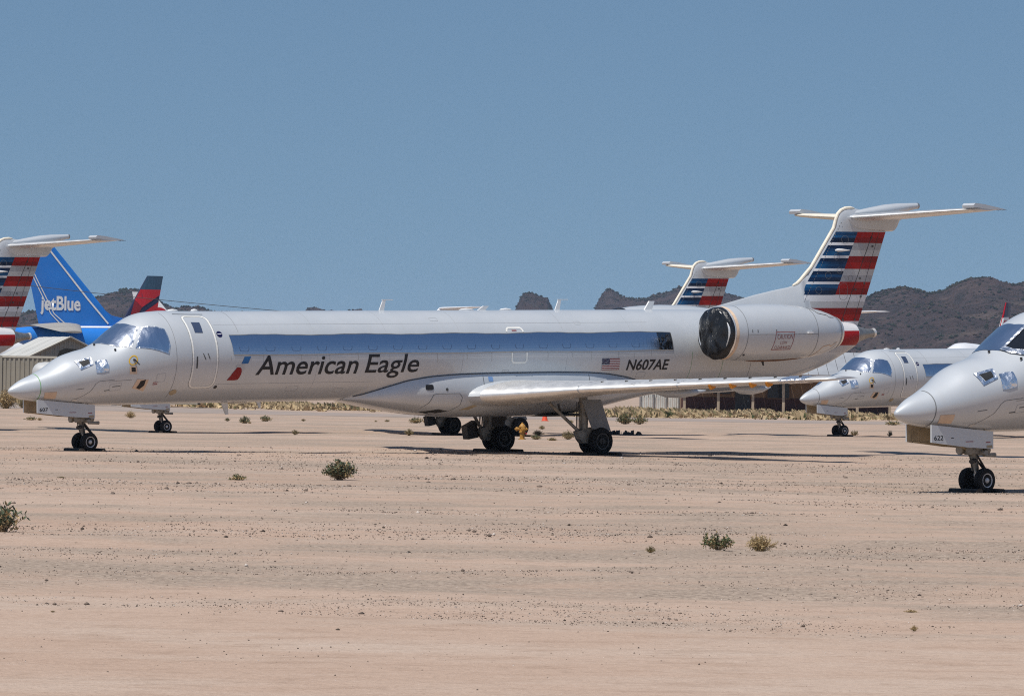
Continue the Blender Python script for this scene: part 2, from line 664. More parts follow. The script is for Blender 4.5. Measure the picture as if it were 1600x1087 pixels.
gx = axis_grid(-42, 42, .6, (-12000, 12000))
gy = axis_grid(16, 300, .55, (-600, 14000))
GX, GY = np.meshgrid(gx, gy)
GZ = ground_z(GX.ravel(), GY.ravel())
nx, ny = len(gx), len(gy)
ii = (np.arange(ny - 1)[:, None] * nx + np.arange(nx - 1)[None]).ravel()
mesh_np_ground = mesh_np('ground', np.stack([GX.ravel(), GY.ravel(), GZ], 1), np.stack([ii, ii + 1, ii + nx + 1, ii + nx], 1), MT['ground'], smooth=True)
tag(mesh_np_ground, kind='structure')

# the graded service road that runs behind the parked jets
m, nt, b = nodes_of('graded_gravel_road')
v = nt.nodes.new('ShaderNodeNewGeometry').outputs['Position']
nt.links.new(mix(nt, ramp(nt, noise(nt, v, .5, 6, .7), [(.35, 0.), (.7, 1.)]), (.25, .205, .175), (.34, .27, .225)), b.inputs['Base Color'])
b.inputs['Roughness'].default_value = .95
MT['road'] = m
rx = np.arange(-130, 131, 1.)
ry = np.array([236., 240., 245., 250., 255., 258.])
RX, RY = np.meshgrid(rx, ry)
RY = RY + (fbm(RX * .05, RX * 0 + 3, 2) - .5) * 3
RZ = ground_z(RX.ravel(), RY.ravel()) + .006
nx, ny = len(rx), len(ry)
ii = (np.arange(ny - 1)[:, None] * nx + np.arange(nx - 1)[None]).ravel()
tag(mesh_np('road', np.stack([RX.ravel(), RY.ravel(), RZ], 1), np.stack([ii, ii + 1, ii + nx + 1, ii + nx], 1), MT['road'], smooth=True), kind='structure')

# ------------------------------------------------------------------ hills
m, nt, b = nodes_of('rocky_desert_hill')
v = nt.nodes.new('ShaderNodeNewGeometry').outputs['Position']
f1 = noise(nt, v, .012, 6, .65)
f2 = noise(nt, v, .09, 5, .7)
c = mix(nt, ramp(nt, f1, [(.3, 0.), (.7, 1.)]), (.030, .023, .024), (.066, .045, .040))
c = mix(nt, ramp(nt, f2, [(.45, 0.), (.62, .85)]), c, (.019, .019, .018))
c = mix(nt, ramp(nt, noise(nt, v, .03, 6, .7), [(.55, 0.), (.7, .8)]), c, (.095, .072, .060))
nt.links.new(c, b.inputs['Base Color'])
b.inputs['Roughness'].default_value = 1.
b.inputs['Specular IOR Level'].default_value = .05
MT['hill'] = m
MT['scrub'] = mat('desert_scrub_green', (.022, .028, .018), .9, vary=.45, vscale=.02, spec=.1)
MT['scrub_dry'] = mat('desert_scrub_dry', (.055, .042, .03), .9, vary=.3, vscale=.02, spec=.1)

OCTA_V = np.array([(1, 0, 0), (0, 1, 0), (-1, 0, 0), (0, -1, 0), (0, 0, 1), (0, 0, -1)], float)
OCTA_F = np.array([(0, 1, 4), (1, 2, 4), (2, 3, 4), (3, 0, 4), (1, 0, 5), (2, 1, 5), (3, 2, 5), (0, 3, 5)])


def scatter(name, P, S, mats, mi, jitter=.35, base_v=OCTA_V, base_f=OCTA_F):
    """One mesh of many small lumps at points P with sizes S (n,3)."""
    n = len(P)
    k = len(base_v)
    V = np.repeat(base_v[None], n, 0) * (1 + (rng.random((n, k, 1)) - .5) * 2 * jitter)
    a = rng.random(n) * 6.283
    ca, sa = np.cos(a)[:, None], np.sin(a)[:, None]
    V = V * S[:, None, :]
    V = np.stack([V[..., 0] * ca - V[..., 1] * sa, V[..., 0] * sa + V[..., 1] * ca, V[..., 2]], -1) + P[:, None, :]
    F = (base_f[None] + (np.arange(n) * k)[:, None, None]).reshape(-1, base_f.shape[1])
    return mesh_np(name, V.reshape(-1, 3), F, mats, mi=np.repeat(mi, len(base_f)))


def hill(D, outline, front, back, nscrub, scrub, rough=1.):
    pts = sorted([at(x, y, D) for x, y in outline], key=lambda q: q.x)
    xs = np.array([q.x for q in pts])
    zs = np.array([q.z for q in pts])
    X = np.linspace(xs[0], xs[-1], 260)
    H = np.interp(X, xs, zs)
    H = np.convolve(np.pad(H, 3, 'edge'), np.ones(7) / 7, 'valid')
    v_ = np.concatenate([np.linspace(-1, 0, 60), np.linspace(0, 1, 14)[1:]])
    GXh, VV = np.meshgrid(X, v_)
    Y = D + np.where(VV < 0, VV * front, VV * back)
    sc_ = D / 3000.
    n1 = fbm(GXh / (70 * sc_), Y / (110 * sc_), 5, .55)
    n2 = fbm(GXh / (14 * sc_) + 31, Y / (22 * sc_), 3)
    prof = (1 - np.abs(VV)) ** 1.15
    Z = H[None] * prof * (1 + (n1 - .5) * 1.5 * np.abs(VV) ** .5 * rough) + (n2 - .5) * 5. * sc_ * prof ** .4 * rough
    # taper at both ends
    e = np.clip(np.minimum(GXh - X[0], X[-1] - GXh) / (25 * sc_), 0, 1)
    Z = Z * e ** .6 - 3 * (1 - e) - 1.5 * np.abs(VV) ** 4
    nxh, nyh = len(X), len(v_)
    ii = (np.arange(nyh - 1)[:, None] * nxh + np.arange(nxh - 1)[None]).ravel()
    o = mesh_np('hill', np.stack([GXh.ravel(), Y.ravel(), Z.ravel()], 1), np.stack([ii, ii + 1, ii + nxh + 1, ii + nxh], 1), MT['hill'], smooth=True)
    tag(o, kind='structure')
    # scrub on the slope
    k = nscrub
    r_ = rng.integers(0, 60, k)
    r_ = np.where(rng.random(k) < .25, 57 + rng.integers(0, 4, k), r_)
    c_ = rng.integers(2, nxh - 2, k)
    fx, fy = rng.random(k), rng.random(k) * (r_ < 59)
    px_ = X[c_] + (X[1] - X[0]) * fx
    r1 = np.minimum(r_ + 1, nyh - 1)
    yy = Y[r_, c_] * (1 - fy) + Y[r1, c_] * fy
    zz = (Z[r_, c_] * (1 - fx) + Z[r_, c_ + 1] * fx) * (1 - fy) + (Z[r1, c_] * (1 - fx) + Z[r1, c_ + 1] * fx) * fy
    s = (.22 + rng.random(k) ** 3 * .7) * scrub
    scrub_pts.append((np.stack([px_, yy, zz + s * .3], 1)[zz > .5], np.stack([s * 1.2, s * 1.2, s * (.5 + rng.random(k) * .4)], 1)[zz > .5]))


scrub_pts = []
hill(3600, [(-420, 500), (-200, 487), (-60, 493), (40, 489), (85, 483), (115, 474), (140, 465), (160, 460), (184, 457), (206, 454), (232, 458), (250, 470), (262, 478), (285, 481), (320, 484), (360, 489), (420, 494), (470, 500)], 700, 500, 8000, 2.0)
hill(5200, [(425, 492), (452, 485), (470, 481), (490, 481), (508, 485), (550, 485), (566, 482), (585, 486), (620, 496)], 500, 500, 300, 2.4)
hill(4300, [(675, 493), (693, 485), (700, 478), (712, 475), (722, 471), (735, 470), (742, 474), (747, 482), (756, 494)], 350, 350, 350, 2.0)
hill(3900, [(762, 495), (775, 485), (785, 475), (797, 464), (812, 459), (825, 460), (845, 464), (870, 470), (885, 477), (896, 486), (910, 497)], 420, 400, 1500, 2.0)
hill(4300, [(880, 490), (905, 482), (918, 478), (935, 471), (940, 459), (950, 453), (960, 457), (975, 464), (990, 468), (1012, 468), (1030, 462), (1045, 455), (1060, 449), (1072, 445), (1100, 446), (1130, 455), (1145, 462), (1172, 468), (1230, 472), (1290, 470), (1340, 478)], 700, 600, 4000, 2.2)
hill(3000, [(1150, 520), (1230, 500), (1290, 482), (1330, 474), (1360, 461), (1380, 453), (1402, 449), (1422, 451), (1445, 457), (1465, 458), (1480, 452), (1495, 442), (1512, 437), (1530, 438), (1550, 446), (1570, 452), (1590, 448), (1625, 441), (1680, 446), (1760, 432), (1850, 446), (2000, 440), (2300, 470), (2600, 500)], 1000, 700, 26000, 1.7)
SP = np.concatenate([a for a, _ in scrub_pts])
SS = np.concatenate([a for _, a in scrub_pts])
tag(scatter('desert_scrub', SP, SS, [MT['scrub'], MT['scrub_dry']], (rng.random(len(SP)) < .2).astype(int)), kind='stuff')

# ------------------------------------------------------------------ the thin dust haze over the plain
hz = MB().box((0, 4000, 64), (14000, 12400, 150)).build('haze', bpy.data.materials.new('thin_air'), None, False)
hm = hz.data.materials[0]
hm.use_nodes = True
hm.node_tree.nodes.clear()
ho = hm.node_tree.nodes.new('ShaderNodeOutputMaterial')
hv = hm.node_tree.nodes.new('ShaderNodeVolumePrincipled')
hv.inputs['Color'].default_value = (.62, .76, 1.0, 1)
hv.inputs['Density'].default_value = .00005
hm.node_tree.links.new(hv.outputs[0], ho.inputs['Volume'])
tag(hz, kind='stuff')

# ------------------------------------------------------------------ the regional jet: shape functions
# s = metres aft of the nose, p = metres to port (the side in view), z = metres over the cabin axis
NS = [0.0, 0.12, 0.35, 0.7, 1.1, 1.5, 1.9, 2.3, 2.7, 3.1, 3.6, 4.2, 5.0]
NT = [-0.776, -0.644, -0.507, -0.368, -0.178, 0.054, 0.175, 0.271, 0.465, 0.765, 1.052, 1.143, 1.14]
NB = [-0.776, -0.888, -0.969, -1.026, -1.071, -1.107, -1.13, -1.143, -1.148, -1.15, -1.148, -1.144, -1.14]
NW = [0.0, 0.112, 0.223, 0.363, 0.503, 0.633, 0.751, 0.849, 0.927, 0.997, 1.068, 1.124, 1.14]
NM = [-0.776, -0.77, -0.75, -0.69, -0.61, -0.52, -0.42, -0.33, -0.24, -0.16, -0.08, -0.01, 0.0]
TS = [5, 18, 19.5, 21, 22.2, 23.2, 24.1, 25.05, 25.85, 26.6, 27.2, 27.65]
TT = [1.14, 1.14, 1.14, 1.138, 1.125, 1.09, 1.04, .98, .92, .85, .79, .73]
TB = [-1.14, -1.14, -1.14, -1.14, -1.135, -1.10, -1.0, -.83, -.62, -.385, -.13, .09]
TW = [1.14, 1.14, 1.14, 1.12, 1.06, .97, .87, .75, .63, .51, .40, .31]
TM = [0, 0, 0, 0, .01, .02, .06, .11, .17, .25, .34, .41]


def cr(x, xs, ys):
    i = max(0, min(len(xs) - 2, int(np.searchsorted(xs, x)) - 1))
    g = lambda k: (ys[min(k + 1, len(ys) - 1)] - ys[max(k - 1, 0)]) / (xs[min(k + 1, len(xs) - 1)] - xs[max(k - 1, 0)])
    if xs is NQ:
        g = lambda k: NG[id(ys)][k]
    h = xs[i + 1] - xs[i]
    t = (x - xs[i]) / h
    return (2 * t ** 3 - 3 * t ** 2 + 1) * ys[i] + (t ** 3 - 2 * t ** 2 + t) * h * g(i) + (-2 * t ** 3 + 3 * t ** 2) * ys[i + 1] + (t ** 3 - t ** 2) * h * g(i + 1)


NQ = [math.sqrt(s) for s in NS]
NG = {id(a): list(np.gradient(a, NQ)) for a in (NT, NB, NW, NM)}


def section(s):
    if s < 5:
        q = math.sqrt(max(s, 0))
        return cr(q, NQ, NT), cr(q, NQ, NB), max(1e-4, cr(q, NQ, NW)), cr(q, NQ, NM)
    return tuple(float(np.interp(s, TS, a)) if s < 18 else cr(s, TS, a) for a in (TT, TB, TW, TM))


def A(s, p, z):
    return Vector((s, -p, z + H0))


def FP(s, t, o=0.):
    zt, zb, w, zm = section(s)
    st, ct = math.sin(t), math.cos(t)
    k = (zt - zm) if st > 0 else (zm - zb)
    if not o:
        return A(s, w * ct, zm + k * st)
    e = .01
    a = FP(s + e, t) - FP(s - e if s > e else 0, t)
    c_ = FP(s, t + e) - FP(s, t - e)
    n = a.cross(c_)
    n = n.normalized() if n.length > 1e-9 else Vector((-1, 0, 0))
    ctr = A(s, 0, zm)
    q = FP(s, t)
    if n.dot(q - ctr) < 0:
        n = -n
    return q + n * o


def fmap(o):
    return lambda s, t: FP(s, t, o)


FIN_Z = [.4, 1.97, 3.43, 3.62, 3.80, 3.90, 3.955, 3.968]
FIN_L = [24.62, 25.84, 26.98, 27.04, 27.12, 27.24, 27.40, 27.52]
FIN_T = [27.73, 28.40, 29.00, 29.06, 28.6, 28.1, 27.8, 27.7]


def fin_le(z):
    return float(np.interp(z, FIN_Z, FIN_L))


def fin_te(z):
    return float(np.interp(z, FIN_Z, FIN_T))


def fin_half(s, z):
    l, t = fin_le(z), fin_te(z)
    c_ = t - l
    x = min(1, max(0, (s - l) / c_))
    return naca(x, .105 if z < 3.5 else .13) * c_


def finmap(o):
    return lambda s, z: A(s, fin_half(s, z) + o, z)


def airfoil_ring(le, p, z, chord, t, n=18, camber=.012, twist=0., vert=False):
    up, lo = [], []
    for i in range(n + 1):
        x = .5 - .5 * math.cos(math.pi * i / n)
        y = naca(x, t) * chord
        c_ = camber * chord * 4 * x * (1 - x)
        up.append((x * chord, c_ + y))
        lo.append((x * chord, c_ - y))
    pts = up[::-1] + lo[1:]
    out = []
    for x, y in pts:
        if vert:
            out.append(A(le + x, p + y, z))
        else:
            out.append(A(le + x * math.cos(twist) + y * math.sin(twist), p, z + y * math.cos(twist) - x * math.sin(twist)))
    return out


WING = [  # p, leading edge, height, chord, thickness
    (.75, 12.93, -1.09, 4.75, .145), (1.2, 13.16, -1.085, 4.42, .150), (2.05, 13.59, -1.035, 3.85, .148), (3.0, 14.06, -.97, 3.25, .14),
    (3.9, 14.52, -.90, 2.85, .125), (6.0, 15.57, -.80, 2.22, .12), (8.0, 16.58, -.705, 1.66, .115), (9.5, 17.33, -.64, 1.24, .11), (9.9, 17.55, -.62, 1.05, .10), (10.02, 17.72, -.615, .8, .07)]


def wing_at(p):
    P0 = [w[0] for w in WING]
    return tuple(float(np.interp(p, P0, [w[i] for w in WING])) for i in range(1, 5))


NAC = [(20.70, .600), (20.72, .645), (20.80, .675), (20.95, .700), (21.3, .738), (21.8, .768), (22.3, .778), (22.9, .768), (23.5, .735), (24.0, .685), (24.4, .615), (24.75, .52), (25.02, .425)]


def nac_r(s):
    return float(np.interp(s, [a for a, _ in NAC], [b_ for _, b_ in NAC]))


def nacmap(sg, o):
    # angle 0 faces outboard
    return lambda s, t: A(s, sg * 2.05 + sg * (nac_r(s) + o) * math.cos(t), .50 + (nac_r(s) + o) * math.sin(t))


def build_jet(label, group):
    jet = thing('regional_jet', label, 'airliner', group=group)
    # ---- fuselage
    ss = list(np.linspace(0.004, 1, 22) ** 2 * 1.2) + list(np.arange(1.3, 5.2, .1)) + list(np.arange(5.6, 19.5, .8)) + list(np.arange(19.6, 27.66, .25)) + [27.65]
    mb = MB()
    mb.loft([[FP(s, 2 * math.pi * k / 64) for k in range(64)] for s in ss])
    fus = mb.build('fuselage', MT['paint'], jet, angle=50)
    # exhaust cone of the tail
    mb = MB()
    mb.lathe(A(27.60, 0, .415), (1, 0, .06), [(0, .30), (.1, .27), (.35, .19), (.6, .135), (.8, .12), (.86, .125), (.87, .10), (.80, .085), (.6, .08)], 24)
    mb.build('exhaust_cone', MT['steel'], jet)
    mb = MB()
    mb.lathe(A(28.40, 0, .463), (1, 0, .06), [(0, .128), (.07, .134), (.075, .10), (.02, .09)], 24)
    mb.build('exhaust_rim', MT['alu'], jet)
    # red and white bands of the tail end
    for nm, z0, z1, k in (('tail_band', .53, .80, 'g1'), ('tail_band', .13, .53, 'red'), ('tail_band', -.06, .13, 'g2')):
        poly = []
        up, lo = [], []
        for i in range(11):
            s = 26.3 + 1.33 * i / 10
            zt, zb, w, zm = section(s)
            ang = lambda z: math.asin(max(-1, min(1, (z - zm) / ((zt - zm) if z > zm else (zm - zb)))))
            up.append((s, ang(min(z1, zt))))
            lo.append((s, ang(max(z0, zb))))
        quads = [[lo[i], lo[i + 1], up[i + 1], up[i]] for i in range(10) if abs(up[i][1] - lo[i][1]) > .01]
        decal(nm, quads, fmap(.004), MT[k], fus, .2, .12)
    # ---- belly fairing
    FS = [9.7, 10.1, 10.7, 11.3, 12.0, 12.8, 13.6, 14.6, 16.0, 17.2, 17.9, 18.6, 19.4, 20.2]
    FT = [-1.08, -.98, -.80, -.64, -.545, -.50, -.485, -.48, -.48, -.50, -.545, -.64, -.82, -1.0]
    FB = [-1.14, -1.22, -1.34, -1.44, -1.54, -1.60, -1.635, -1.65, -1.65, -1.60, -1.50, -1.36, -1.22, -1.12]
    FW = [.30, .62, .88, 1.01, 1.09, 1.125, 1.14, 1.145, 1.14, 1.125, 1.09, 1.02, .82, .40]

    def fair_sec(s):
        return [float(np.interp(s, FS, a)) for a in (FT, FB, FW)]

    def fair_w(s, z):
        """Half width of the fairing: it leaves the cabin side flush, swells a little and turns under."""
        zt, zb, w = fair_sec(s)
        w0 = math.sqrt(max(.02, 1.14 ** 2 - zt * zt)) + .012
        w = max(w, w0 * .9)
        zm_ = zt + (zb - zt) * .38
        if z >= zm_:
            t = (zt - z) / max(1e-6, zt - zm_)
            return w0 + (w - w0) * (1 - (1 - min(1, max(0, t))) ** 2)
        t = (zm_ - z) / (zm_ - zb)
        return w * max(0., 1 - min(1, t) ** 2.5) ** (1 / 2.5)

    def fair_pt(s, z, o=0.):
        return A(s, fair_w(s, z) + o, z)

    mb = MB()
    rings = []
    for s in np.arange(9.7, 20.25, .3):
        zt, zb, w = fair_sec(s)
        port = []
        for i in range(22):
            t = math.sin(math.pi / 2 * i / 21)
            z = zt + (zb - zt) * t
            port.append((fair_w(s, z), z))
        rings.append([A(s, w_, z) for w_, z in port[:-1]] + [A(s, 0, zb)] + [A(s, -w_, z) for w_, z in port[:-1][::-1]])
    mb.loft(rings)
    fair = mb.build('belly_fairing', MT['paint'], jet, angle=50)
    fm = lambda o: (lambda s, z: fair_pt(s, z, o))
    # the dark joint where the fairing meets the cabin
    path = [(s, float(np.interp(s, FS, FT)) - .012) for s in np.arange(9.9, 19.9, .2)]
    decal('fairing_joint', ribbon(path, .022, False), fm(.010), MT['seam_dark'], fair, .25, 0)
    decal('access_panel', ribbon([(11.80, -1.36), (11.95, -1.22), (12.03, -1.03), (12.12, -1.0), (12.85, -1.0), (12.94, -1.1), (12.93, -1.31), (12.7, -1.46)], .014, False), fm(.004), MT['seam'], fair, .2, .05)
    decal('fairing_seam', ribbon([(13.64, -.56), (13.64, -.8)], .014, False), fm(.004), MT['seam_dark'], fair, .2, .05)
    decal('fairing_seam', ribbon([(17.19, -.56), (17.19, -.80)], .014, False), fm(.004), MT['seam_dark'], fair, .2, .05)
    decal('air_intake', [rrect(11.79, -.90, 12.03, -.76, .05)], fm(.006), MT['black'], fair, .1, .05)
    decal('service_placard', [rrect(13.80, -.70, 13.95, -.58, .02)], fm(.006), MT['pale_blue'], fair, .1, .05)
    decal('service_port', [circle(12.45, -.89, .04, .04)], fm(.006), MT['seam_dark'], fair, .1, .05)
    decal('drain_stain', [[(11.9, -1.47), (12.35, -1.40), (12.7, -1.46), (12.3, -1.53)]], fm(.005), MT['gear_dark'], fair, .1, .04)
    decal('drain_stain', [[(13.0, -1.43), (13.35, -1.30), (13.5, -1.33), (13.3, -1.43)]], fm(.005), MT['primer'], fair, .1, .04)

    # ---- wings
    for sg in (1, -1):
        mb = MB()
        mb.loft([airfoil_ring(le, sg * p, z, c_, t, twist=R(-1.2)) for p, le, z, c_, t in WING])
        wg = mb.build('wing', MT['paint'], jet, angle=40)
        # polished leading edge, in four lengths with a gap at each joint
        for p0, p1 in ((1.42, 3.86), (3.9, 6.3), (6.34, 8.75), (8.79, 9.85)):
            rings = []
            for i in range(7):
                p = p0 + (p1 - p0) * i / 6
                le, z, c_, t = wing_at(p)
                ring = airfoil_ring(le, sg * p, z, c_, t, n=40, twist=R(-1.2))
                ring = ring[40 - 15:40 + 14]
                cen = A(le + c_ * .25, sg * p, z)
                rings.append([q + (q - cen).normalized() * .004 for q in ring])
            mb = MB()
            mb.loft(rings, caps=False, closed=False)
            mb.build('leading_edge', MT['alu'], wg, recalc=False, angle=60)
        for p in (4.9, 7.0):
            le, z, c_, t = wing_at(p)
            mb = MB()
            mb.loft([[A(le + c_ * f_, sg * p + r_ * .6 * math.cos(a), z - .05 - h_ + r_ * math.sin(a)) for a in np.linspace(0, 2 * math.pi, 13)[:-1]] for f_, r_, h_ in ((.45, .02, .08), (.6, .09, .12), (.8, .11, .13), (1.0, .08, .1), (1.14, .015, .06))])
            mb.build('flap_track_fairing', MT['paint'], wg)
        for p in (7.1, 7.6, 8.08, 8.47):
            le, z, c_, t = wing_at(p)
            mb = MB()
            mb.prism([A(le - .02, sg * p, z - .03), A(le + .02, sg * p, z - .12), A(le + .08, sg * p, z - .145), A(le + .20, sg * p, z - .09), A(le + .23, sg * p, z - .06), A(le + .05, sg * p, z - .02)], (0, .05, 0))
            mb.build('vortilon_cover', MT['tag'], wg, False)
        for p in np.arange(4.2, 9.7, .62):
            le, z, c_, t = wing_at(p)
            mb = MB().box(A(le + c_ * .14, sg * p, z + naca(.14, t) * c_ + .03), (.10, .012, .035))
            mb.build('vortex_generator', MT['seam_dark'], wg, False)
        if sg > 0:
            for p, k in ((3.88, .11), (5.2, .05), (6.32, .07)):
                le, z, c_, t = wing_at(p)
                for j in range(3):
                    q = [A(le + c_ * (.015 + .03 * j + random.random() * .02), p + random.uniform(-.2, .2), z + naca(.03 + .03 * j, t) * c_ + .01) for _ in range(4)]
                    MB().add(q, [(0, 1, 2, 3)]).build('peeling_tape', MT['foil_black'], wg, False)
            le, z, c_, t = wing_at(9.0)
            rings = []
            for p in (8.8, 9.1, 9.4):
                le, z, c_, t = wing_at(p)
                ring = airfoil_ring(le, p, z, c_, t, n=40, twist=R(-1.2))[22:58]
                cen = A(le + c_ * .25, p, z)
                rings.append([q + (q - cen).normalized() * (.012 + random.random() * .012) for q in ring])
            mb = MB()
            mb.loft(rings, caps=False, closed=False)
            mb.build('foil_wrap', MT['foil'], wg, recalc=False)

    # ---- fin
    zs = [.4, .8, 1.2, 1.6, 1.97, 2.4, 2.8, 3.2, 3.43, 3.62, 3.80, 3.90, 3.955, 3.968]
    mb = MB()
    mb.loft([airfoil_ring(fin_le(z), 0, z, fin_te(z) - fin_le(z), .105 if z < 3.5 else .13, n=22, camber=0, vert=True) for z in zs])
    fin = mb.build('fin', MT['paint'], jet, angle=40)
    prof = [(22.0, 1.10), (23.0, 1.32), (23.96, 1.53), (24.7, 1.665), (25.2, 1.74), (25.45, 1.80), (25.62, 1.88), (25.75, 1.98), (25.9, 2.1)]
    mb = MB()
    rings = []
    for s, z in prof:
        zb_ = min(.9, z - .2)
        th = .03 + .06 * min(1, (s - 21.9) / 2)
        rings.append([A(s, 0, z), A(s, th * .6, z - .04), A(s, th + (z - zb_) * .10, zb_), A(s, -th - (z - zb_) * .10, zb_), A(s, -th * .6, z - .04)])
    rings.append([A(26.3, 0, 2.1), A(26.3, .04, 2.05), A(26.3, .1, .9), A(26.3, -.1, .9), A(26.3, -.04, 2.05)])
    mb.loft(rings)
    mb.build('dorsal_fin', MT['paint'], jet, angle=50)
    lep = [(25.40, 1.79), (25.56, 1.85), (25.70, 1.95), (25.86, 2.10)] + [(fin_le(z) - .005, z) for z in (2.3, 2.7, 3.1, 3.4, 3.62, 3.8, 3.9, 3.955)] + [(27.6, 3.972), (27.74, 3.965)]
    MB().tube([A(s, 0, z) for s, z in lep], [.03] + [.052] * (len(lep) - 3) + [.05, .02], 10).build('fin_leading_edge', MT['cream'], fin)
    bl = lambda z: 27.77 + (z - 3.29) * .503
    le_in = lambda z: fin_le(z) + .10
    te_in = lambda z: fin_te(z) - .01
    bands = []

    def fband(z0, z1, l, r_, k, name='stripe'):
        bands.append((name, [[(l(z0), z0), (r_(z0), z0), (r_(z1), z1), (l(z1), z1)]], k))
    for (z0, z1), ks in zip(((3.0, 3.30), (2.63, 2.92), (2.27, 2.56), (1.90, 2.20), (1.53, 1.83)), (('b1', 'b3', 'b2'), ('b2', 'b1', 'b3'), ('b2', 'b1', 'b3'), ('b2', 'b1', 'b2'), ('b3', 'b1', 'b2'))):
        cuts = [z1, z1 - .10 * (z1 - z0) / .3, z0 + .13 * (z1 - z0) / .3, z0]
        for i in range(3):
            fband(cuts[i + 1], cuts[i], le_in, bl, ks[i])
    for z0, z1 in ((2.92, 3.0), (2.56, 2.63), (2.20, 2.27), (1.83, 1.90)):
        fband(z0, z1, le_in, bl, 'g1')
    for z0, z1, k in ((3.14, 3.30, 'red'), (2.99, 3.14, 'red2'), (2.79, 2.99, 'g3'), (2.62, 2.79, 'g2'), (2.44, 2.62, 'red2'), (2.26, 2.44, 'red'), (2.08, 2.26, 'g2'), (1.90, 2.08, 'g3'), (1.72, 1.90, 'red'), (1.54, 1.72, 'red2')):
        fband(z0, z1, bl, te_in, k)
    wl = lambda z: 25.48 + (z - 1.53) * .62
    fband(1.35, 1.535, wl, te_in, 'g1')
    fband(1.17, 1.35, lambda z: 25.55, te_in, 'g2')
    fband(.985, 1.17, lambda z: 25.75, te_in, 'red2')
    fband(.80, .985, lambda z: 25.9, te_in, 'red')
    fband(.62, .80, lambda z: 26.3, te_in, 'g1')
    for nm, poly, k in bands:
        decal(nm, poly, finmap(.006), MT[k], fin, .12, 0)
    for (a, b_), w_ in ((((28.4, 3.29), (27.17, .83)), .022), (((28.66, 3.3), (27.69, .83)), .014)):
        decal('rudder_hinge', ribbon([a, b_], w_, False), finmap(.009), MT['seam_dark'], fin, .1, 0)
    rv = decal('front_spar_rivets', [q for i in range(30) for q in ribbon([(25.65 + 1.55 * i / 30, 1.25 + 2.35 * i / 30), (25.65 + 1.55 * (i + .45) / 30, 1.25 + 2.35 * (i + .45) / 30)], .018, False)], finmap(.009), MT['seam'], fin, 0, 0)
    rv['kind'] = 'stuff'
    for s, z, r_ in ((27.28, 3.08, .13), (26.95, 2.6, .10), (27.05, 2.22, .10), (26.62, 2.08, .11), (26.25, 1.66, .11), (27.5, 2.0, .09)):
        decal('access_cover', ribbon(circle(s, z, r_, r_ * .85), .010), finmap(.009), MT['seam'], fin, 0, 0)
    decal('access_cover', ribbon(rrect(27.05, 1.40, 27.38, 1.86, .12), .010), finmap(.009), MT['seam'], fin, .1, 0)
    for s, z in ((28.33, 3.14), (27.88, 2.0), (27.70, 1.68), (28.38, 2.9), (28.07, 1.86), (27.93, 1.49), (27.2, .84), (27.7, .84)):
        MB().box(A(s, fin_half(s, z) + .02, z), (.05, .03, .045)).build('hinge_bracket', MT['seam_dark'], fin, False)
    mb = MB()
    mb.tube([A(26.86, fin_half(26.9, 2.78) + .06, 2.78), A(26.95, fin_half(26.9, 2.78) + .06, 2.78), A(27.12, fin_half(27.1, 2.78) + .06, 2.78), A(27.42, fin_half(27.3, 2.78) + .05, 2.78)], [.02, .045, .04, .008], 10)
    mb.build('pitot_probe', MT['white'], fin)

    # ---- tailplane
    for sg in (1, -1):
        mb = MB()
        secs = [(.05, 27.42, 3.70, 2.22, .10), (1.2, 27.86, 3.755, 1.86, .10), (2.4, 28.32, 3.81, 1.52, .10), (3.35, 28.69, 3.855, 1.22, .095), (3.70, 28.83, 3.87, 1.06, .09), (3.775, 28.95, 3.872, .85, .06)]
        mb.loft([airfoil_ring(le, sg * p, z, c_, t, n=16, camber=-.005) for p, le, z, c_, t in secs])
        st = mb.build('tailplane', MT['paint'], jet, angle=40)
        rings = []
        for i in range(8):
            p = .2 + 3.4 * i / 7
            le, z, c_, t = [float(np.interp(p, [q[0] for q in secs], [q[k] for q in secs])) for k in (1, 2, 3, 4)]
            ring = airfoil_ring(le, sg * p, z, c_, t, n=30, camber=-.005)[22:40]
            cen = A(le + c_ * .25, sg * p, z)
            rings.append([q + (q - cen).normalized() * .005 for q in ring])
        MB().loft(rings, caps=False, closed=False).build('tailplane_leading_edge', MT['cream'] if sg < 0 else MT['alu'], st, recalc=False)
        mb = MB()
        rings = []
        for p in (3.32, 3.78):
            rings.append([A(28.72, sg * p, 3.90), A(28.70, sg * p, 3.97), A(28.77, sg * p, 4.03), A(29.1, sg * p, 4.005), A(29.6, sg * p, 3.925), A(29.96, sg * p, 3.865), A(29.5, sg * p, 3.85), A(28.9, sg * p, 3.90)])
        mb.loft(rings)
        mb.build('elevator_horn', MT['paint'], st, False)
        for p in (3.4, 3.55, 3.7):
            MB().tube([A(29.9, sg * p, 3.862), A(30.06, sg * p, 3.85)], .006, 4).build('static_wick', MT['seam_dark'], st, False)
    mb = MB()
    mb.loft([[A(s, w_ * math.cos(a), z + h_ * math.sin(a)) for a in np.linspace(0, 2 * math.pi, 17)[:-1]] for s, z, w_, h_ in ((27.55, 3.80, .03, .03), (27.8, 3.82, .12, .08), (28.3, 3.86, .19, .13), (28.9, 3.92, .21, .165), (29.4, 3.975, .18, .15), (29.8, 4.02, .13, .115), (30.17, 4.06, .085, .085))])
    mb.build('tail_bullet', MT['paint'], jet)
    MB().lathe(A(30.15, 0, 4.06), (1, 0, 0), [(0, .087), (.06, .085), (.065, .06), (.01, .055)], 16).build('tail_light', MT['steel'], jet)
    mb = MB()
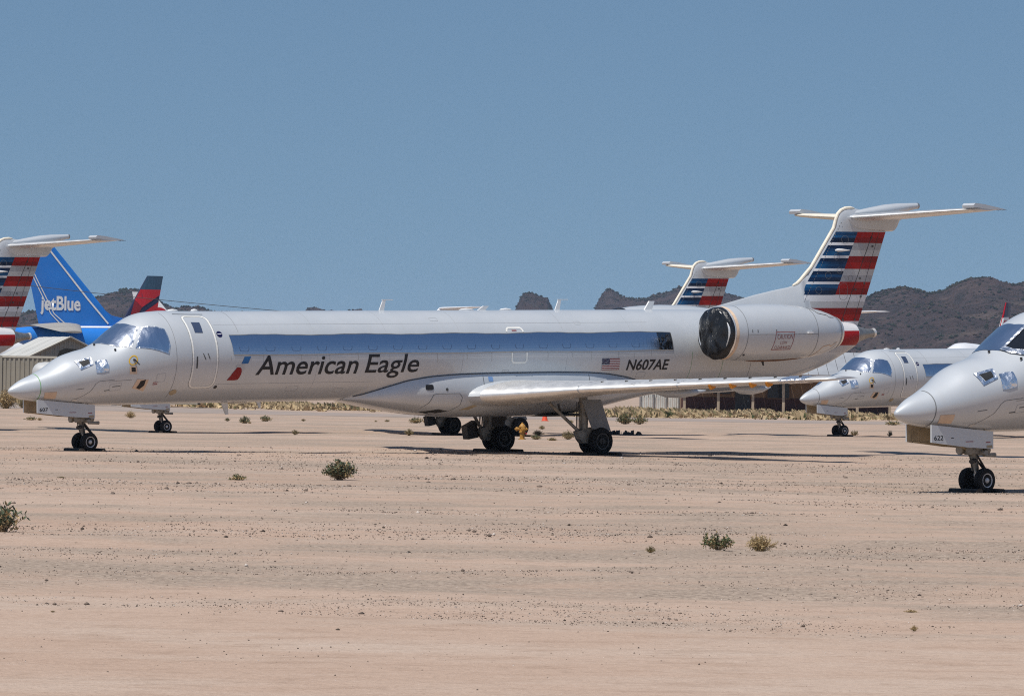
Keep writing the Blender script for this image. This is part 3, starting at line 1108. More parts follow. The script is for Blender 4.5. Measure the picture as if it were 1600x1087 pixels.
    lowp = [(27.25, 3.72, .05, 3.66), (27.45, 3.74, .14, 3.52), (27.75, 3.74, .2, 3.38), (28.3, 3.76, .22, 3.335), (28.9, 3.77, .2, 3.32), (29.18, 3.78, .16, 3.325), (29.30, 3.79, .13, 3.42), (29.42, 3.80, .10, 3.6), (29.75, 3.83, .04, 3.76)]
    mb.loft([[A(s, 0, zt), A(s, w_, zt - .02), A(s, w_ * 1.05, (zt + zb) / 2), A(s, w_ * .75, zb + .03), A(s, 0, zb), A(s, -w_ * .75, zb + .03), A(s, -w_ * 1.05, (zt + zb) / 2), A(s, -w_, zt - .02)] for s, zt, w_, zb in lowp])
    mb.build('tailplane_fairing', MT['paint'], jet, angle=40)

    # ---- engines
    for sg in (1, -1):
        cx = sg * 2.05
        mb = MB()
        mb.lathe(A(0, cx, .50), (1, 0, 0), NAC + [(25.03, .395), (24.7, .40), (24.2, .44)], 48, caps=False)
        nc = mb.build('engine_nacelle', MT['paint'], jet, angle=60)
        MB().lathe(A(0, cx, .50), (1, 0, 0), [(24.96, .452), (25.06, .418), (25.065, .39), (24.9, .40)], 40, caps=False).build('exhaust_ring', MT['alu'], nc)
        MB().lathe(A(0, cx, .50), (1, 0, 0), [(24.3, .0001), (24.3, .41)], 32, caps=False).build('exhaust_core', MT['black'], nc)
        MB().lathe(A(0, cx, .50), (1, 0, 0), [(20.70, .59), (20.69, .62), (20.72, .652), (20.80, .682), (20.90, .700), (20.91, .694)], 48, caps=False).build('inlet_lip', MT['alu'], nc)
        # black plastic sheet tied over the inlet, sagging in folds
        rings = []
        n = 64
        for j, (s, r_) in enumerate([(20.63, .01), (20.60, .12), (20.58, .24), (20.585, .36), (20.60, .46), (20.62, .54), (20.64, .60), (20.665, .645), (20.72, .672), (20.79, .69), (20.84, .695)]):
            ring = []
            for k in range(n):
                a = 2 * math.pi * k / n
                yy, zz = r_ * math.cos(a), r_ * math.sin(a)
                wv = float(vnoise(np.array([yy * 3.2 + 11]), np.array([zz * 1.1 + 4]))[0]) - .5
                w2 = float(vnoise(np.array([yy * 9 + 5 + zz * 2]), np.array([zz * 3 + 20 - yy]))[0]) - .5
                fold = (wv * .26 + w2 * .10) * (min(1, (.70 - r_) / .12) if j < 8 else .12) + (.05 * (1 - (r_ / .66) ** 2) if j < 8 else 0)
                rr = r_ + (.012 + w2 * .03 if j > 7 else 0)
                ring.append(A(s - fold + (.05 * math.sin(5 * a + 1) * (.4 + wv) if j == 10 else 0), cx + rr * math.cos(a), .50 + rr * math.sin(a)))
            rings.append(ring)
        MB().loft(rings, caps=False).build('inlet_cover', MT['plastic'], nc, angle=80)
        # pylon
        zt = .62
        mb = MB()
        mb.loft([[A(s, sg * p, .50 + h_ * k) for p, k in ((.7, 1), (1.55, 1), (1.55, -1), (.7, -1))] for s, h_ in ((21.2, .02), (21.5, .10), (22.5, .14), (24.0, .13), (25.2, .07), (25.9, .02))])
        mb.build('engine_pylon', MT['paint'], jet, angle=30)
        if sg < 0:
            continue
        nm = nacmap(1, .005)
        decal('cowl_joint', ribbon([(21.28, -1.6), (21.28, 1.6)], .012, False, .75), nm, MT['seam'], nc, 0, .08)
        decal('cowl_joint', ribbon([(23.84, -1.6), (23.84, 1.6)], .014, False, .7), nm, MT['seam'], nc, 0, .08)
        decal('cowl_joint', ribbon([(21.3, -.055), (23.84, -.055)], .010, False, .75), nm, MT['seam'], nc, .2, 0)
        decal('lip_band', [[(20.91, -1.55), (21.0, -1.55), (21.0, 1.55), (20.91, 1.55)]], nm, MT['tape'], nc, 0, .08)
        decal('reverser_joint', ribbon([(23.86, 1.32), (24.05, .88), (24.4, .86), (24.5, .76), (24.72, .86)], .022, False, .6), nm, MT['seam_dark'], nc, .12, .08)
        decal('reverser_joint', ribbon([(23.88, -1.25), (24.15, -.62), (24.42, -.58), (24.52, -.70), (24.74, -.52)], .026, False, .6), nm, MT['tape'], nc, .12, .08)
        decal('oil_stain', [[(21.6, -1.32), (22.2, -1.22), (23.4, -1.20), (23.75, -1.28), (23.0, -1.42), (22.0, -1.45)]], nm, MT['rust'], nc, .1, .06)
        decal('caution_frame', ribbon([(22.25, .03), (22.92, .03), (22.86, -.62), (22.19, -.62)], .018, True, .775), nm, MT['red_print'], nc, .1, .08)
        for tx, u0, u1, v0, v1 in (('CAUTION', 22.30, 22.86, -.22, -.05), ('LOW', 22.44, 22.68, -.40, -.29), ('CLEARANCE', 22.26, 22.83, -.585, -.47)):
            decal('caution_lettering', text_bm(tx, u0, u1, v0, v1, .0, -.004), nm, MT['red_print'], nc, .15, .08)
        for s, t in ((21.42, .02), (21.6, .02), (22.25, .02)):
            decal('latch', [rrect(s, t, s + .02, t + .10, .005)], nm, MT['seam_dark'], nc, 0, 0)
        mb = MB().box(nacmap(1, .02)(23.5, 0), (.18, .05, .05))
        mb.build('latch_handle', MT['white'], nc, False)
        MB().tube([nacmap(1, -.02)(21.35, -.9), nacmap(1, .02)(21.35, -.9)], .03, 10).build('drain_port', MT['seam_dark'], nc)
        MB().tube([A(22.35, cx + .1, -.27), A(22.38, cx + .1, -.38)], [.035, .02], 8).build('drain_mast', MT['gear_dark'], nc)

    # ---- windscreen, doors, prints on the cabin
    sf = fmap(.006)
    wsp = [[(2.50, 1.5708), (2.56, 1.2), (2.70, .84), (2.985, .545), (3.06, .66), (3.20, .83), (3.34, .99), (3.26, 1.2), (3.20, 1.5708)]]
    wss = [[(a, math.pi - t) for a, t in wsp[0]]]
    decal('windscreen', wsp, sf, MT['foil_ws'], fus, .06, .06)
    decal('windscreen', wss, sf, MT['foil_ws'], fus, .06, .06)
    sd_ = [(3.09, .462), (3.905, .13), (3.965, .30), (3.95, .55), (3.925, .68), (3.70, .80), (3.42, .905), (3.25, .70)]
    decal('side_windscreen', [sd_], sf, MT['foil_ws'], fus, .06, .06)
    decal('side_windscreen', [[(a, math.pi - t) for a, t in sd_]], sf, MT['foil_ws'], fus, .06, .06)
    decal('windscreen_frame', ribbon(sd_, .028, True, 1.05), fmap(.009), MT['foil'], fus, .08, .08)
    decal('windscreen_frame', ribbon(wsp[0][3:7], .05, False, 1.0), fmap(.009), MT['foil'], fus, .08, .08)
    decal('windscreen_frame', ribbon([wsp[0][i] for i in (0, 1, 2, 3)], .022, False, 1.0), fmap(.009), MT['foil'], fus, .06, .06)
    for s, t in ((2.40, 1.45), (2.62, .72)):
        MB().box(FP(s, t, .03), (.05, .02, .05)).build('wiper_stub', MT['seam_dark'], fus, False)
    decal('foil_patch', ribbon([(1.624, .77), (1.964, .752), (1.944, .466), (1.684, .40)], .07, True, .8), fmap(.012), MT['foil'], fus, .05, .05)
    decal('open_hatch', [[(1.68, .745), (1.92, .73), (1.92, .50), (1.73, .475)]], fmap(.008), MT['black'], fus, .05, .05)
    decal('foil_patch', [[(2.032, .555), (2.18, .56), (2.326, .508), (2.345, .25), (2.322, .039), (2.15, .03), (2.012, .078)]], fmap(.010), MT['foil'], fus, .05, .05)
    decal('yellow_ring', ribbon(circle(2.96, .16, .105, .125), .03, True, .9), sf, MT['yellow'], fus, .05, .05)
    MB().tube([FP(2.98, .17, 0), FP(2.97, .17, .07), FP(3.10, .0, .05)], [.03, .02, .012], 8).build('vane_probe', MT['seam_dark'], fus)
    decal('paper_patch', [[(2.856, .02), (3.044, -.023), (3.066, -.225), (2.87, -.19)]], sf, MT['tape'], fus, .06, .06)
    decal('static_port', [[(2.90, -.02), (3.01, -.045), (3.02, -.16), (2.91, -.14)]], fmap(.009), MT['black'], fus, .06, .06)
    decal('paper_patch', [[(3.09, -.359), (3.409, -.414), (3.363, -.729), (3.015, -.606)]], sf, MT['tape'], fus, .06, .06)
    decal('open_hatch', [[(3.19, -.42), (3.33, -.40), (3.32, -.56), (3.22, -.655), (3.12, -.60), (3.17, -.5)]], fmap(.009), MT['black'], fus, .06, .06)
    decal('paper_patch', [[(.798, -.366), (1.095, -.404), (1.117, -.867), (.83, -.888)]], sf, MT['tape'], fus, .06, .06)
    decal('radome_joint', ribbon([(.70, t) for t in np.linspace(1.57, -1.45, 40)], .018, False, .4), fmap(.003), MT['green'], fus, 0, 0)
    decal('landing_light', [circle(1.633, -.978, .07, .09)], sf, MT['alu'], fus, .05, .05)
    decal('drain_cover', [circle(4.24, -.834, .10, .09)], sf, MT['primer'], fus, .05, .05)
    decal('nose_panel', ribbon([(1.62, -.92), (1.93, -.55), (2.02, -.30), (2.10, -.24), (2.5, -.27)], .012, False, .9), fmap(.003), MT['seam'], fus, .08, .08)
    decal('nose_panel', ribbon([(2.35, -.30), (2.95, -.36)], .010, False, .9), fmap(.003), MT['grime'], fus, .08, .08)
    for u0, u1, v0, k in ((1.55, 1.75, -.42, 'seam'), (2.28, 2.42, -.60, 'seam_dark'), (2.47, 2.68, -.50, 'seam'), (3.55, 3.68, -.52, 'red_print'), (3.55, 3.68, -.57, 'red_print')):
        decal('small_print', [rrect(u0, v0, u1, v0 + .025, .004)], fmap(.003), MT[k], fus, .1, 0)
    decal('cabin_seam', ribbon([(4.13, t) for t in np.linspace(1.3, -1.0, 24)], .008, False, 1.1), fmap(.003), MT['seam'], fus, 0, 0)
    decal('cabin_seam', ribbon([(6.05, t) for t in np.linspace(1.5, .56, 10)], .006, False, 1.1), fmap(.003), MT['seam'], fus, 0, 0)
    for s0 in (8.35, 10.6, 12.95, 16.4, 18.7):
        decal('cabin_seam', ribbon([(s0, t) for t in np.linspace(1.5, .56, 10)], .005, False, 1.1), fmap(.003), MT['seam_faint'], fus, 0, 0)
        decal('cabin_seam', ribbon([(s0, t) for t in np.linspace(0, -.5 if s0 > 10 else -1.2, 10)], .005, False, 1.1), fmap(.003), MT['seam_faint'], fus, 0, 0)
    for t0 in (.78, -.62):
        decal('lap_joint', ribbon([(s0, t0) for s0 in np.linspace(5.4, 19.4 if t0 > 0 else 10.2, 30)], .006, False, 1.1), fmap(.003), MT['seam_faint'], fus, 0, 0)
    for u0, v0, w_, h_ in ((7.6, -.86, .35, .14), (9.1, -.92, .28, .12), (3.62, -.50, .24, .2), (2.40, -.62, .3, .22), (14.3, -.42, .22, .05), (18.9, -.62, .3, .14), (12.2, .86, .25, .12), (16.9, .72, .2, .1)):
        decal('access_cover', ribbon(rrect(u0, v0, u0 + w_, v0 + h_, .03), .007, True, 1.1), fmap(.003), MT['seam_faint'], fus, .1, .06)
    for k in range(16):
        u0 = 5.9 + k * .88 + random.uniform(-.2, .2)
        ln = random.uniform(.06, .22)
        decal('grime_streak', [[(u0, .035), (u0 + .012, .035), (u0 + .02, .035 - ln), (u0 + .012, .03 - ln)]], fmap(.003), MT['grime_pale'], fus, 0, .06)
    for s0 in (20.75, 21.9, 23.0):
        decal('cabin_seam', ribbon([(s0, t) for t in np.linspace(.0, -1.2, 14)], .010, False, 1.1), fmap(.003), MT['green' if s0 != 23 else 'seam'], fus, 0, 0)
    dpath = rrect(4.60, -.70, 5.315, 1.075, .16, .15, 5)
    decal('passenger_door', ribbon(dpath, .05, True, 1.14), sf, MT['offwhite'], fus, .1, .08)
    decal('door_gap', ribbon(rrect(4.575, -.725, 5.34, 1.10, .18, .17, 5), .012, True, 1.14), sf, MT['seam'], fus, .1, .08)
    decal('door_window', [[(4.785, .853), (5.036, .852), (4.998, .558), (4.761, .56)]], sf, MT['film_print'], fus, .1, .06)
    decal('door_handle', [rrect(4.70, -.235, 4.735, .02, .01)], fmap(.012), MT['seam_dark'], fus, 0, .06)
    decal('door_handle', ribbon([(4.892, .088), (4.97, -.05)], .018, False), fmap(.012), MT['seam_dark'], fus, 0, .06)
    decal('door_handle', ribbon([(5.03, .088), (5.09, -.035)], .018, False), fmap(.012), MT['seam_dark'], fus, 0, .06)
    decal('rain_gutter', [[(4.443, 1.17), (5.34, 1.165), (5.34, 1.18), (4.443, 1.186)]], fmap(.01), MT['seam_dark'], fus, .2, 0)
    decal('round_emblem', [circle(5.47, .52, .085, .075)], sf, MT['navy'], fus, .05, .05)
    decal('emblem_bar', [rrect(5.41, .512, 5.53, .53, .005)], fmap(.009), MT['white'], fus, 0, 0)
    decal('door_vent', [circle(5.42, -.70, .05, .045)], sf, MT['gear_dark'], fus, .05, .05)
    # long strip of reflecting film over the cabin windows
    up = [(s, .492 + .012 * math.sin(s * 2.1) + .004 * math.sin(s * 9)) for s in np.linspace(5.74, 20.05, 90)]
    lo = [(s + (.06 if i == 0 else 0), .046 + .008 * math.sin(s * 1.3 + 1)) for i, (s, _) in enumerate(up)]
    quads = [[lo[i], lo[i + 1], up[i + 1], up[i]] for i in range(len(up) - 1)]
    decal('window_film', quads[:86], fmap(.008), MT['foil_blue'], fus, 0, .06)
    decal('window_film', quads[86:], fmap(.008), MT['foil_black'], fus, 0, .06)
    decal('film_edge', ribbon(up, .018, False, 1.14), fmap(.011), MT['seam'], fus, .3, 0)
    decal('film_edge', ribbon(lo, .018, False, 1.14), fmap(.011), MT['grime'], fus, .3, 0)
    decal('film_edge', ribbon([up[-1], lo[-1]], .03, False, 1.14), fmap(.011), MT['seam_dark'], fus, 0, .06)
    k = 0
    s = 6.12
    while s < 19.8:
        pth = [(s - .13, .22), (s - .135, .17), (s - .10, .125), (s + .10, .118), (s + .14, .165), (s + .145, .22)]
        decal('window_outline', ribbon(pth, .009, False, 1.14), fmap(.011), MT['film_print'], fus, .1, .05)
        s += .79
        k += 1
    # over-wing exit
    decal('exit_outline', ribbon([(14.50, .525), (14.53, .60), (14.58, .635), (14.98, .635), (15.03, .60), (15.05, .52)], .05, False, 1.14), sf, MT['offwhite'], fus, .1, .06)
    decal('exit_outline', ribbon([(14.56, .03), (14.56, -.15), (14.61, -.20), (15.0, -.20), (15.05, -.15), (15.05, .03)], .05, False, 1.14), sf, MT['offwhite'], fus, .1, .06)
    decal('exit_print', [rrect(14.68, .545, 14.84, .575, .005)], sf, MT['red_print'], fus, .1, 0)
    # airline title and flight symbol
    decal('title_lettering', text_bm('American', 6.50, 9.63, -.41, .028, .15, .010), sf, MT['title'], fus, .3, .07)
    decal('title_lettering', text_bm('Eagle', 9.86, 11.55, -.525, .028, .15, .008), sf, MT['title'], fus, .3, .07)
    decal('flight_symbol', [[(6.121, .002), (6.314, .007), (6.235, -.142), (6.033, -.147)]], sf, MT['blue_sym'], fus, .1, .05)
    decal('flight_symbol', [[(5.851, -.216), (5.926, -.170), (6.132, -.165), (6.146, -.254), (6.081, -.344), (6.062, -.30), (6.03, -.235), (5.95, -.216)]], sf, MT['g2'], fus, .1, .05)
    decal('flight_symbol', [[(5.684, -.523), (5.80, -.36), (5.911, -.227), (6.016, -.224), (6.055, -.26), (6.067, -.31), (6.067, -.381), (6.04, -.46), (5.993, -.515), (5.9, -.525)]], sf, MT['red_sym'], fus, .08, .05)
    # flag
    u0, u1, v0, v1, sh = 17.60, 18.205, -.405, -.13, -.02
    h = (v1 - v0) / 13
    sk = lambda u, v: (u - .03 * (v - v0) / (v1 - v0), v)
    flag = decal('flag', [[sk(u0 + .03, v0), sk(u1 + .03, v0), sk(u1 + .03, v1), sk(u0 + .03, v1)]], sf, MT['white'], fus, .1, .06)
    decal('flag_stripe', [[sk(u0 + .03, v1 - h * i - h), sk(u1 + .03, v1 - h * i - h), sk(u1 + .03, v1 - h * i), sk(u0 + .03, v1 - h * i)] for i in range(0, 13, 2)], fmap(.008), MT['red_sym'], fus, .1, .06)
    cu1 = u0 + .03 + (u1 - u0) * .42
    decal('flag_canton', [[sk(u0 + .03, v1 - 7 * h), sk(cu1, v1 - 7 * h), sk(cu1, v1), sk(u0 + .03, v1)]], fmap(.010), MT['navy'], fus, .1, .06)
    stars = []
    for r_ in range(9):
        for c_ in range(6 - r_ % 2):
            x = u0 + .03 + (cu1 - u0 - .03) * (c_ + .5 + .5 * (r_ % 2)) / 6
            y = v1 - 7 * h * (r_ + .5) / 9
            stars.append([sk(x + (.009 if i % 2 == 0 else .004) * math.sin(math.pi * i / 5), y + (.008 if i % 2 == 0 else .0035) * math.cos(math.pi * i / 5)) for i in range(10)])
    decal('flag_stars', stars, fmap(.012), MT['white'], fus, 0, 0)
    decal('registration', text_bm('N607AE', 18.48, 19.945, -.425, -.16, .13, .018), sf, MT['title'], fus, .3, .06)

    # ---- aerials
    for s in (11.1, 16.9):
        mb = MB().prism([A(s, 0, 1.12), A(s + .16, 0, 1.12), A(s + .22, 0, 1.41), A(s + .13, 0, 1.41)], (0, .03, 0))
        mb.box(A(s + .28, 0, 1.415), (.34, .035, .02))
        mb.build('mast_aerial', MT['white'], jet, False)
    MB().prism([A(19.98, 0, 1.10), A(20.25, 0, 1.10), A(20.36, 0, 1.37), A(20.18, 0, 1.37)], (0, .05, 0)).build('blade_aerial', MT['white'], jet, False)
    for s, l in ((13.95, .5), (15.25, .42), (5.4, .22), (4.75, .35)):
        MB().lathe(A(s, 0, 1.15), (1, 0, 0), [(-l / 2, .002), (-l / 3, .03), (0, .045), (l / 3, .03), (l / 2, .002)], 10).build('low_aerial', MT['white'], jet)
    MB().prism([A(14.3, 0, 1.13), A(14.55, 0, 1.13), A(14.68, 0, 1.25), A(14.5, 0, 1.25)], (0, .04, 0)).build('blade_aerial', MT['white'], jet, False)
    MB().prism([A(6.18, 0, -1.12), A(6.38, 0, -1.12), A(6.40, 0, -1.44), A(6.32, 0, -1.44)], (0, .04, 0)).build('blade_aerial', MT['offwhite'], jet, False)
    MB().box(A(6.72, 0, -1.155), (.4, .18, .04)).build('low_aerial', MT['cream'], jet, False)

    # ---- nose gear
    for sg in (1, -1):
        mb = MB()
        poly = [A(.62, sg * .31, -.98), A(2.26, sg * .31, -1.13), A(2.26, sg * .31, -1.45), A(1.6, sg * .31, -1.41), A(.62, sg * .31, -1.30)]
        mb.prism(poly, (0, .035, 0))
        dr = mb.build('nose_gear_door', MT['paint'], jet, False)
        inner = [q + Vector((0, sg * .021, 0)) for q in poly]
        mb = MB()
        mb.add(inner, [(0, 1, 2, 3, 4)])
        for s in np.arange(.75, 2.2, .22):
            mb.box(A(s, sg * .285, -1.2), (.03, .02, .24))
        mb.box(A(1.44, sg * .285, -1.36), (1.55, .02, .03), Matrix.Rotation(R(-4.8), 3, 'Y').inverted())
        mb.build('door_inner_skin', MT['primer'], dr, False)
        if sg > 0:
            dm = lambda u, v: A(u, .31 + .0215, v)
            decal('small_print', [rrect(1.52, -1.31, 1.72, -1.295, .003)], dm, MT['red_print'], dr, 0, 0)
            decal('small_print', [rrect(2.06, -1.335, 2.18, -1.315, .003)], dm, MT['red_print'], dr, 0, 0)
            decal('data_plate', [rrect(2.08, -1.43, 2.23, -1.38, .004)], dm, MT['primer'], dr, 0, 0)
            decal('small_print', [rrect(1.13, -1.235, 1.2, -1.22, .003)], dm, MT['seam_dark'], dr, 0, 0)
    mb = MB()
    mb.tube([A(1.97, 0, -1.05), A(2.03, 0, -1.40), A(2.06, 0, -1.58)], [.11, .10, .085], 14)
    mb.box(A(2.03, 0, -1.47), (.26, .34, .14))
    mb.tube([A(2.10, -.22, -1.52), A(2.10, .30, -1.52)], .05, 10)
    mb.build('nose_strut', MT['gear'], jet, angle=40)
    MB().tube([A(2.06, 0, -1.56), A(2.12, 0, -1.84)], [.07, .065], 14).build('oleo_collar', MT['gear'], jet)
    MB().tube([A(2.11, 0, -1.80), A(2.165, 0, -2.03)], .045, 14).build('oleo_piston', MT['alu'], jet)
    MB().tube([A(2.165, -.26, -2.035), A(2.165, .26, -2.035)], .04, 10).build('nose_axle', MT['gear_dark'], jet)
    mb = MB()
    for p in (.05, -.05):
        mb.tube([A(2.13, p, -1.58), A(2.40, p * .4, -1.86)], .022, 6)
        mb.tube([A(2.40, p * .4, -1.86), A(2.20, p, -2.0)], .02, 6)
    mb.tube([A(2.40, -.05, -1.86), A(2.40, .05, -1.86)], .028, 6)
    mb.build('torque_link', MT['gear_dark'], jet, False)
    MB().tube([A(1.20, .0, -1.08), A(1.95, .0, -1.46)], .05, 10).build('drag_brace', MT['primer'], jet)
    for p, s in ((.13, 1.88), (-.13, 1.88), (.16, 2.24)):
        MB().lathe(A(s, p, -1.47), (-1, 0, 0), [(-.1, .02), (-.06, .07), (0, .09), (.05, .088), (.06, .0)], 14).build('taxi_light', MT['gear'], jet)
    MB().tube([A(2.16, .18, -1.565), A(2.46, .18, -1.57)], [.035, .045], 8).build('steering_actuator', MT['gear'], jet)
    MB().tube([A(1.88, .12, -1.68), A(2.02, .1, -1.66)], [.045, .04], 8).build('tow_fitting', MT['gear_dark'], jet)
    for h_ in range(4):
        y0 = random.uniform(-.1, .12)
        MB().tube([A(1.96 + .05 * h_, y0, -1.38), A(1.93 + .06 * h_, y0 + .06, -1.6), A(2.02 + .04 * h_, y0 + .03, -1.80), A(2.13, y0 * .5, -1.95)], .011, 6).build('hydraulic_hose', MT['gear_dark'], jet)

    def wheel(name, c_, sg, r_, w_, rim_r, rim_mat, spokes):
        mb = MB()
        q = w_ / 2
        mb.lathe(A(*c_), (0, -sg, 0), [(-q * .75, rim_r), (-q, rim_r * 1.15), (-q, r_ * .80), (-q * .82, r_ * .94), (-q * .45, r_ * .992), (-q * .3, r_ * .985), (-q * .27, r_), (0, r_), (q * .27, r_), (q * .3, r_ * .985), (q * .45, r_ * .992), (q * .82, r_ * .94), (q, r_ * .80), (q, rim_r * 1.15), (q * .75, rim_r)], 36, caps=True)
        wh = mb.build(name, MT['tyre'], jet, angle=40)
        mb = MB()
        x0 = q * .78
        mb.lathe(A(*c_), (0, -sg, 0), [(x0 - .02, rim_r * 1.02), (x0 + .012, rim_r * 1.0), (x0 + .008, rim_r * .88), (x0 - .03, rim_r * .80), (x0 - .028, rim_r * .45), (x0 + .01, rim_r * .36), (x0 + .03, rim_r * .22), (x0 + .035, .001)], 28, caps=False)
        for i in range(spokes):
            a = 2 * math.pi * i / spokes
            cc = A(c_[0] + rim_r * .63 * math.cos(a), c_[1] + sg * (x0 - .025), c_[2] + rim_r * .63 * math.sin(a))
            mb.box(cc, (rim_r * (.30 if spokes > 10 else .16), .012, rim_r * (.10 if spokes > 10 else .16)), Matrix.Rotation(-a, 3, 'Y'), 1)
        mb.build('wheel_rim', [rim_mat, MT['gear_dark']], wh, angle=40)
    for sg in (1, -1):
        wheel('nose_wheel', (2.165, sg * .195, -2.03), sg, .228, .165, .132, MT['rim'], 9)

    # ---- main gear
    for sg in (1, -1):
        q = lambda s, p, z: A(s, sg * p, z)
        mb = MB()
        mb.tube([q(16.18, 2.05, -1.05), q(16.22, 2.05, -1.60), q(16.20, 2.05, -2.08)], [.12, .11, .10], 14)
        mb.build('main_strut', MT['gear'], jet)
        MB().prism([q(15.99, 2.22, -1.20), q(16.63, 2.22, -1.20), q(16.93, 2.26, -2.02), q(16.31, 2.26, -1.96)], (0, .03, 0)).build('strut_door', MT['door_grey_shade'], jet, False)
        MB().prism([q(15.92, 2.05, -2.02), q(16.30, 2.05, -1.92), q(16.72, 2.05, -2.06), q(16.68, 2.05, -2.32), q(16.10, 2.05, -2.33), q(16.0, 2.05, -2.22)], (0, .20, 0)).build('trailing_arm', MT['gear'], jet, False)
        MB().tube([q(15.30, 1.75, -1.28), q(16.0, 2.05, -2.0)], .045, 10).build('side_brace', MT['gear'], jet)
        MB().tube([q(15.55, 1.80, -1.30), q(15.62, 1.86, -1.62)], .03, 8).build('brace_link', MT['gear_dark'], jet)
        MB().tube([q(16.55, 2.05, -1.5), q(16.6, 2.05, -2.1)], .05, 10).build('shock_absorber', MT['steel'], jet)
        MB().tube([q(16.6, 1.70, -2.29), q(16.6, 2.40, -2.29)], .06, 10).build('main_axle', MT['gear_dark'], jet)
        for h_ in range(3):
            MB().tube([q(16.02, 2.0 + .06 * h_, -1.25), q(16.0, 2.0 + .06 * h_, -1.6), q(16.02, 1.98 + .06 * h_, -1.95), q(16.3, 1.95 + .08 * h_, -2.15)], .013, 6).build('hydraulic_hose', MT['gear_dark'], jet)
        if sg < 0:
            MB().prism([q(15.70, 1.2, -1.55), q(16.25, 1.2, -1.58), q(16.15, 1.25, -1.95), q(15.75, 1.25, -1.95)], (0, .03, 0)).build('wheel_bay_door', MT['gear_dark'], jet, False)
        if sg < 0:
            MB().prism([q(15.55, 2.2, -1.95), q(15.9, 2.2, -1.80), q(15.95, 2.2, -2.25), q(15.62, 2.2, -2.30)], (0, .25, 0)).build('brace_cover', MT['gear_dark'], jet, False)
            MB().tube([q(15.85, 2.1, -2.05), q(15.85, 2.5, -2.05)], .09, 12).build('brake_unit', MT['steel'], jet)
        for p in (1.85, 2.25):
            wheel('main_wheel', (16.6, sg * p, -2.285), 1 if p > 2.05 and sg > 0 or (sg < 0 and p < 2) else -1, .36, .225, .215, MT['rim_dark'], 16)
    MB().box(A(16.7, 0, -1.63), (1.5, 1.6, .05)).build('wheel_bay', MT['gear_dark'], jet, False)
    return jet


def place(o, key):
    X, D, ps, z0, th = POSE[key]
    o.location = (X, D, EYE + z0 - H0)
    o.rotation_euler = (0, -th, ps)
    return o


JETS = 'silver regional jets in storage'
main = build_jet('long silver American Eagle jet seen from nose to tail, film over its windows', JETS)
place(main, 'main')


def door_number(jet, s):
    door = [c for c in jet.children if c.name.split('.')[0] == 'nose_gear_door'][0]
    decal('door_number', text_bm(s, .68, .92, -1.265, -1.175, .05, .01), lambda u, v: A(u, .31 + .0215, v), MT['title'], door, 0, 0)


NOREG = ('registration', 'peeling_tape', 'flag', 'flag_stripe', 'flag_canton', 'flag_stars')
near = copy_tree(main, None, NOREG + ('windscreen', 'windscreen_frame', 'side_windscreen'))
place(near, 'near')
near['label'] = 'nearest silver jet nose, numbered 622 on its gear door, with one dark uncovered windscreen'
far_jet = copy_tree(main, None, NOREG)
place(far_jet, 'far')
far_jet['label'] = 'small silver jet nose in the distance in front of the brown building, windscreen fully covered'
behind = copy_tree(main, None, NOREG)
place(behind, 'behind')
behind['label'] = 'mostly hidden jet whose striped tail rises over the roof of the long American Eagle jet'
tail_jet = copy_tree(main, None, NOREG)
place(tail_jet, 'tail')
tail_jet['label'] = 'jet of which only a striped tail shows, in front of the blue airliner fin'
for j in (near, far_jet, behind, tail_jet):
    for f_ in j.children:
        for c in f_.children:
            if c.name.split('.')[0] == 'radome_joint':
                c.data = c.data.copy()
                c.data.materials[0] = MT['seam']
door_number(main, '607')
door_number(near, '622')
# windscreens of the near jet: starboard pane and centre still under film, port pane bare
nf = [c for c in near.children if c.name.split('.')[0] == 'fuselage'][0]
decal('windscreen', [[(2.50, 1.5708), (2.53, 1.32), (3.24, 1.30), (3.20, 1.5708)]], fmap(.006), MT['foil_ws'], nf, .06, .06)
decal('windscreen', [[(2.50, 1.5708), (2.56, 1.94), (2.70, 2.30), (2.985, 2.597), (3.20, 2.31), (3.34, 2.15), (3.20, 1.5708)]], fmap(.006), MT['foil_ws'], nf, .06, .06)
gl = decal('windscreen', [[(2.53, 1.32), (2.60, 1.05), (2.72, .82), (2.985, .545), (3.20, .83), (3.34, .99), (3.24, 1.30)]], fmap(.006), MT['glass'], nf, .06, .06)
gl['label'] = 'bare dark windscreen pane'
decal('side_windscreen', [[(3.09, .462), (3.905, .13), (3.965, .30), (3.95, .55), (3.925, .68), (3.70, .80), (3.42, .905), (3.25, .70)]], fmap(.006), MT['glass'], nf, .06, .06)
decal('torn_film', ribbon([(2.60, 1.28), (2.62, 1.05), (2.74, .84), (2.90, .66), (3.02, .58)], .12, False, 1.), fmap(.03), MT['foil'], nf, .05, .05)
decal('torn_film', ribbon([(2.56, 1.31), (2.9, 1.30), (3.24, 1.29)], .06, False, 1.), fmap(.02), MT['foil'], nf, .05, .05)
decal('torn_film', ribbon([(3.02, .54), (3.2, .74), (3.38, .95), (3.30, 1.10)], .13, False, 1.), fmap(.03), MT['foil'], nf, .05, .05)

# ------------------------------------------------------------------ wooden chocks at the wheels
MT['timber'] = mat('old_dark_timber', (.055, .045, .036), .85, vary=.4, vscale=6, bmp=.3, bscale=12)
GR_CH = 'timber chocks at the jet wheels'
CH_NAME = {'main': 'long American Eagle jet', 'near': 'jet numbered 622', 'far': 'small distant jet', 'behind': 'jet hidden behind the long one'}


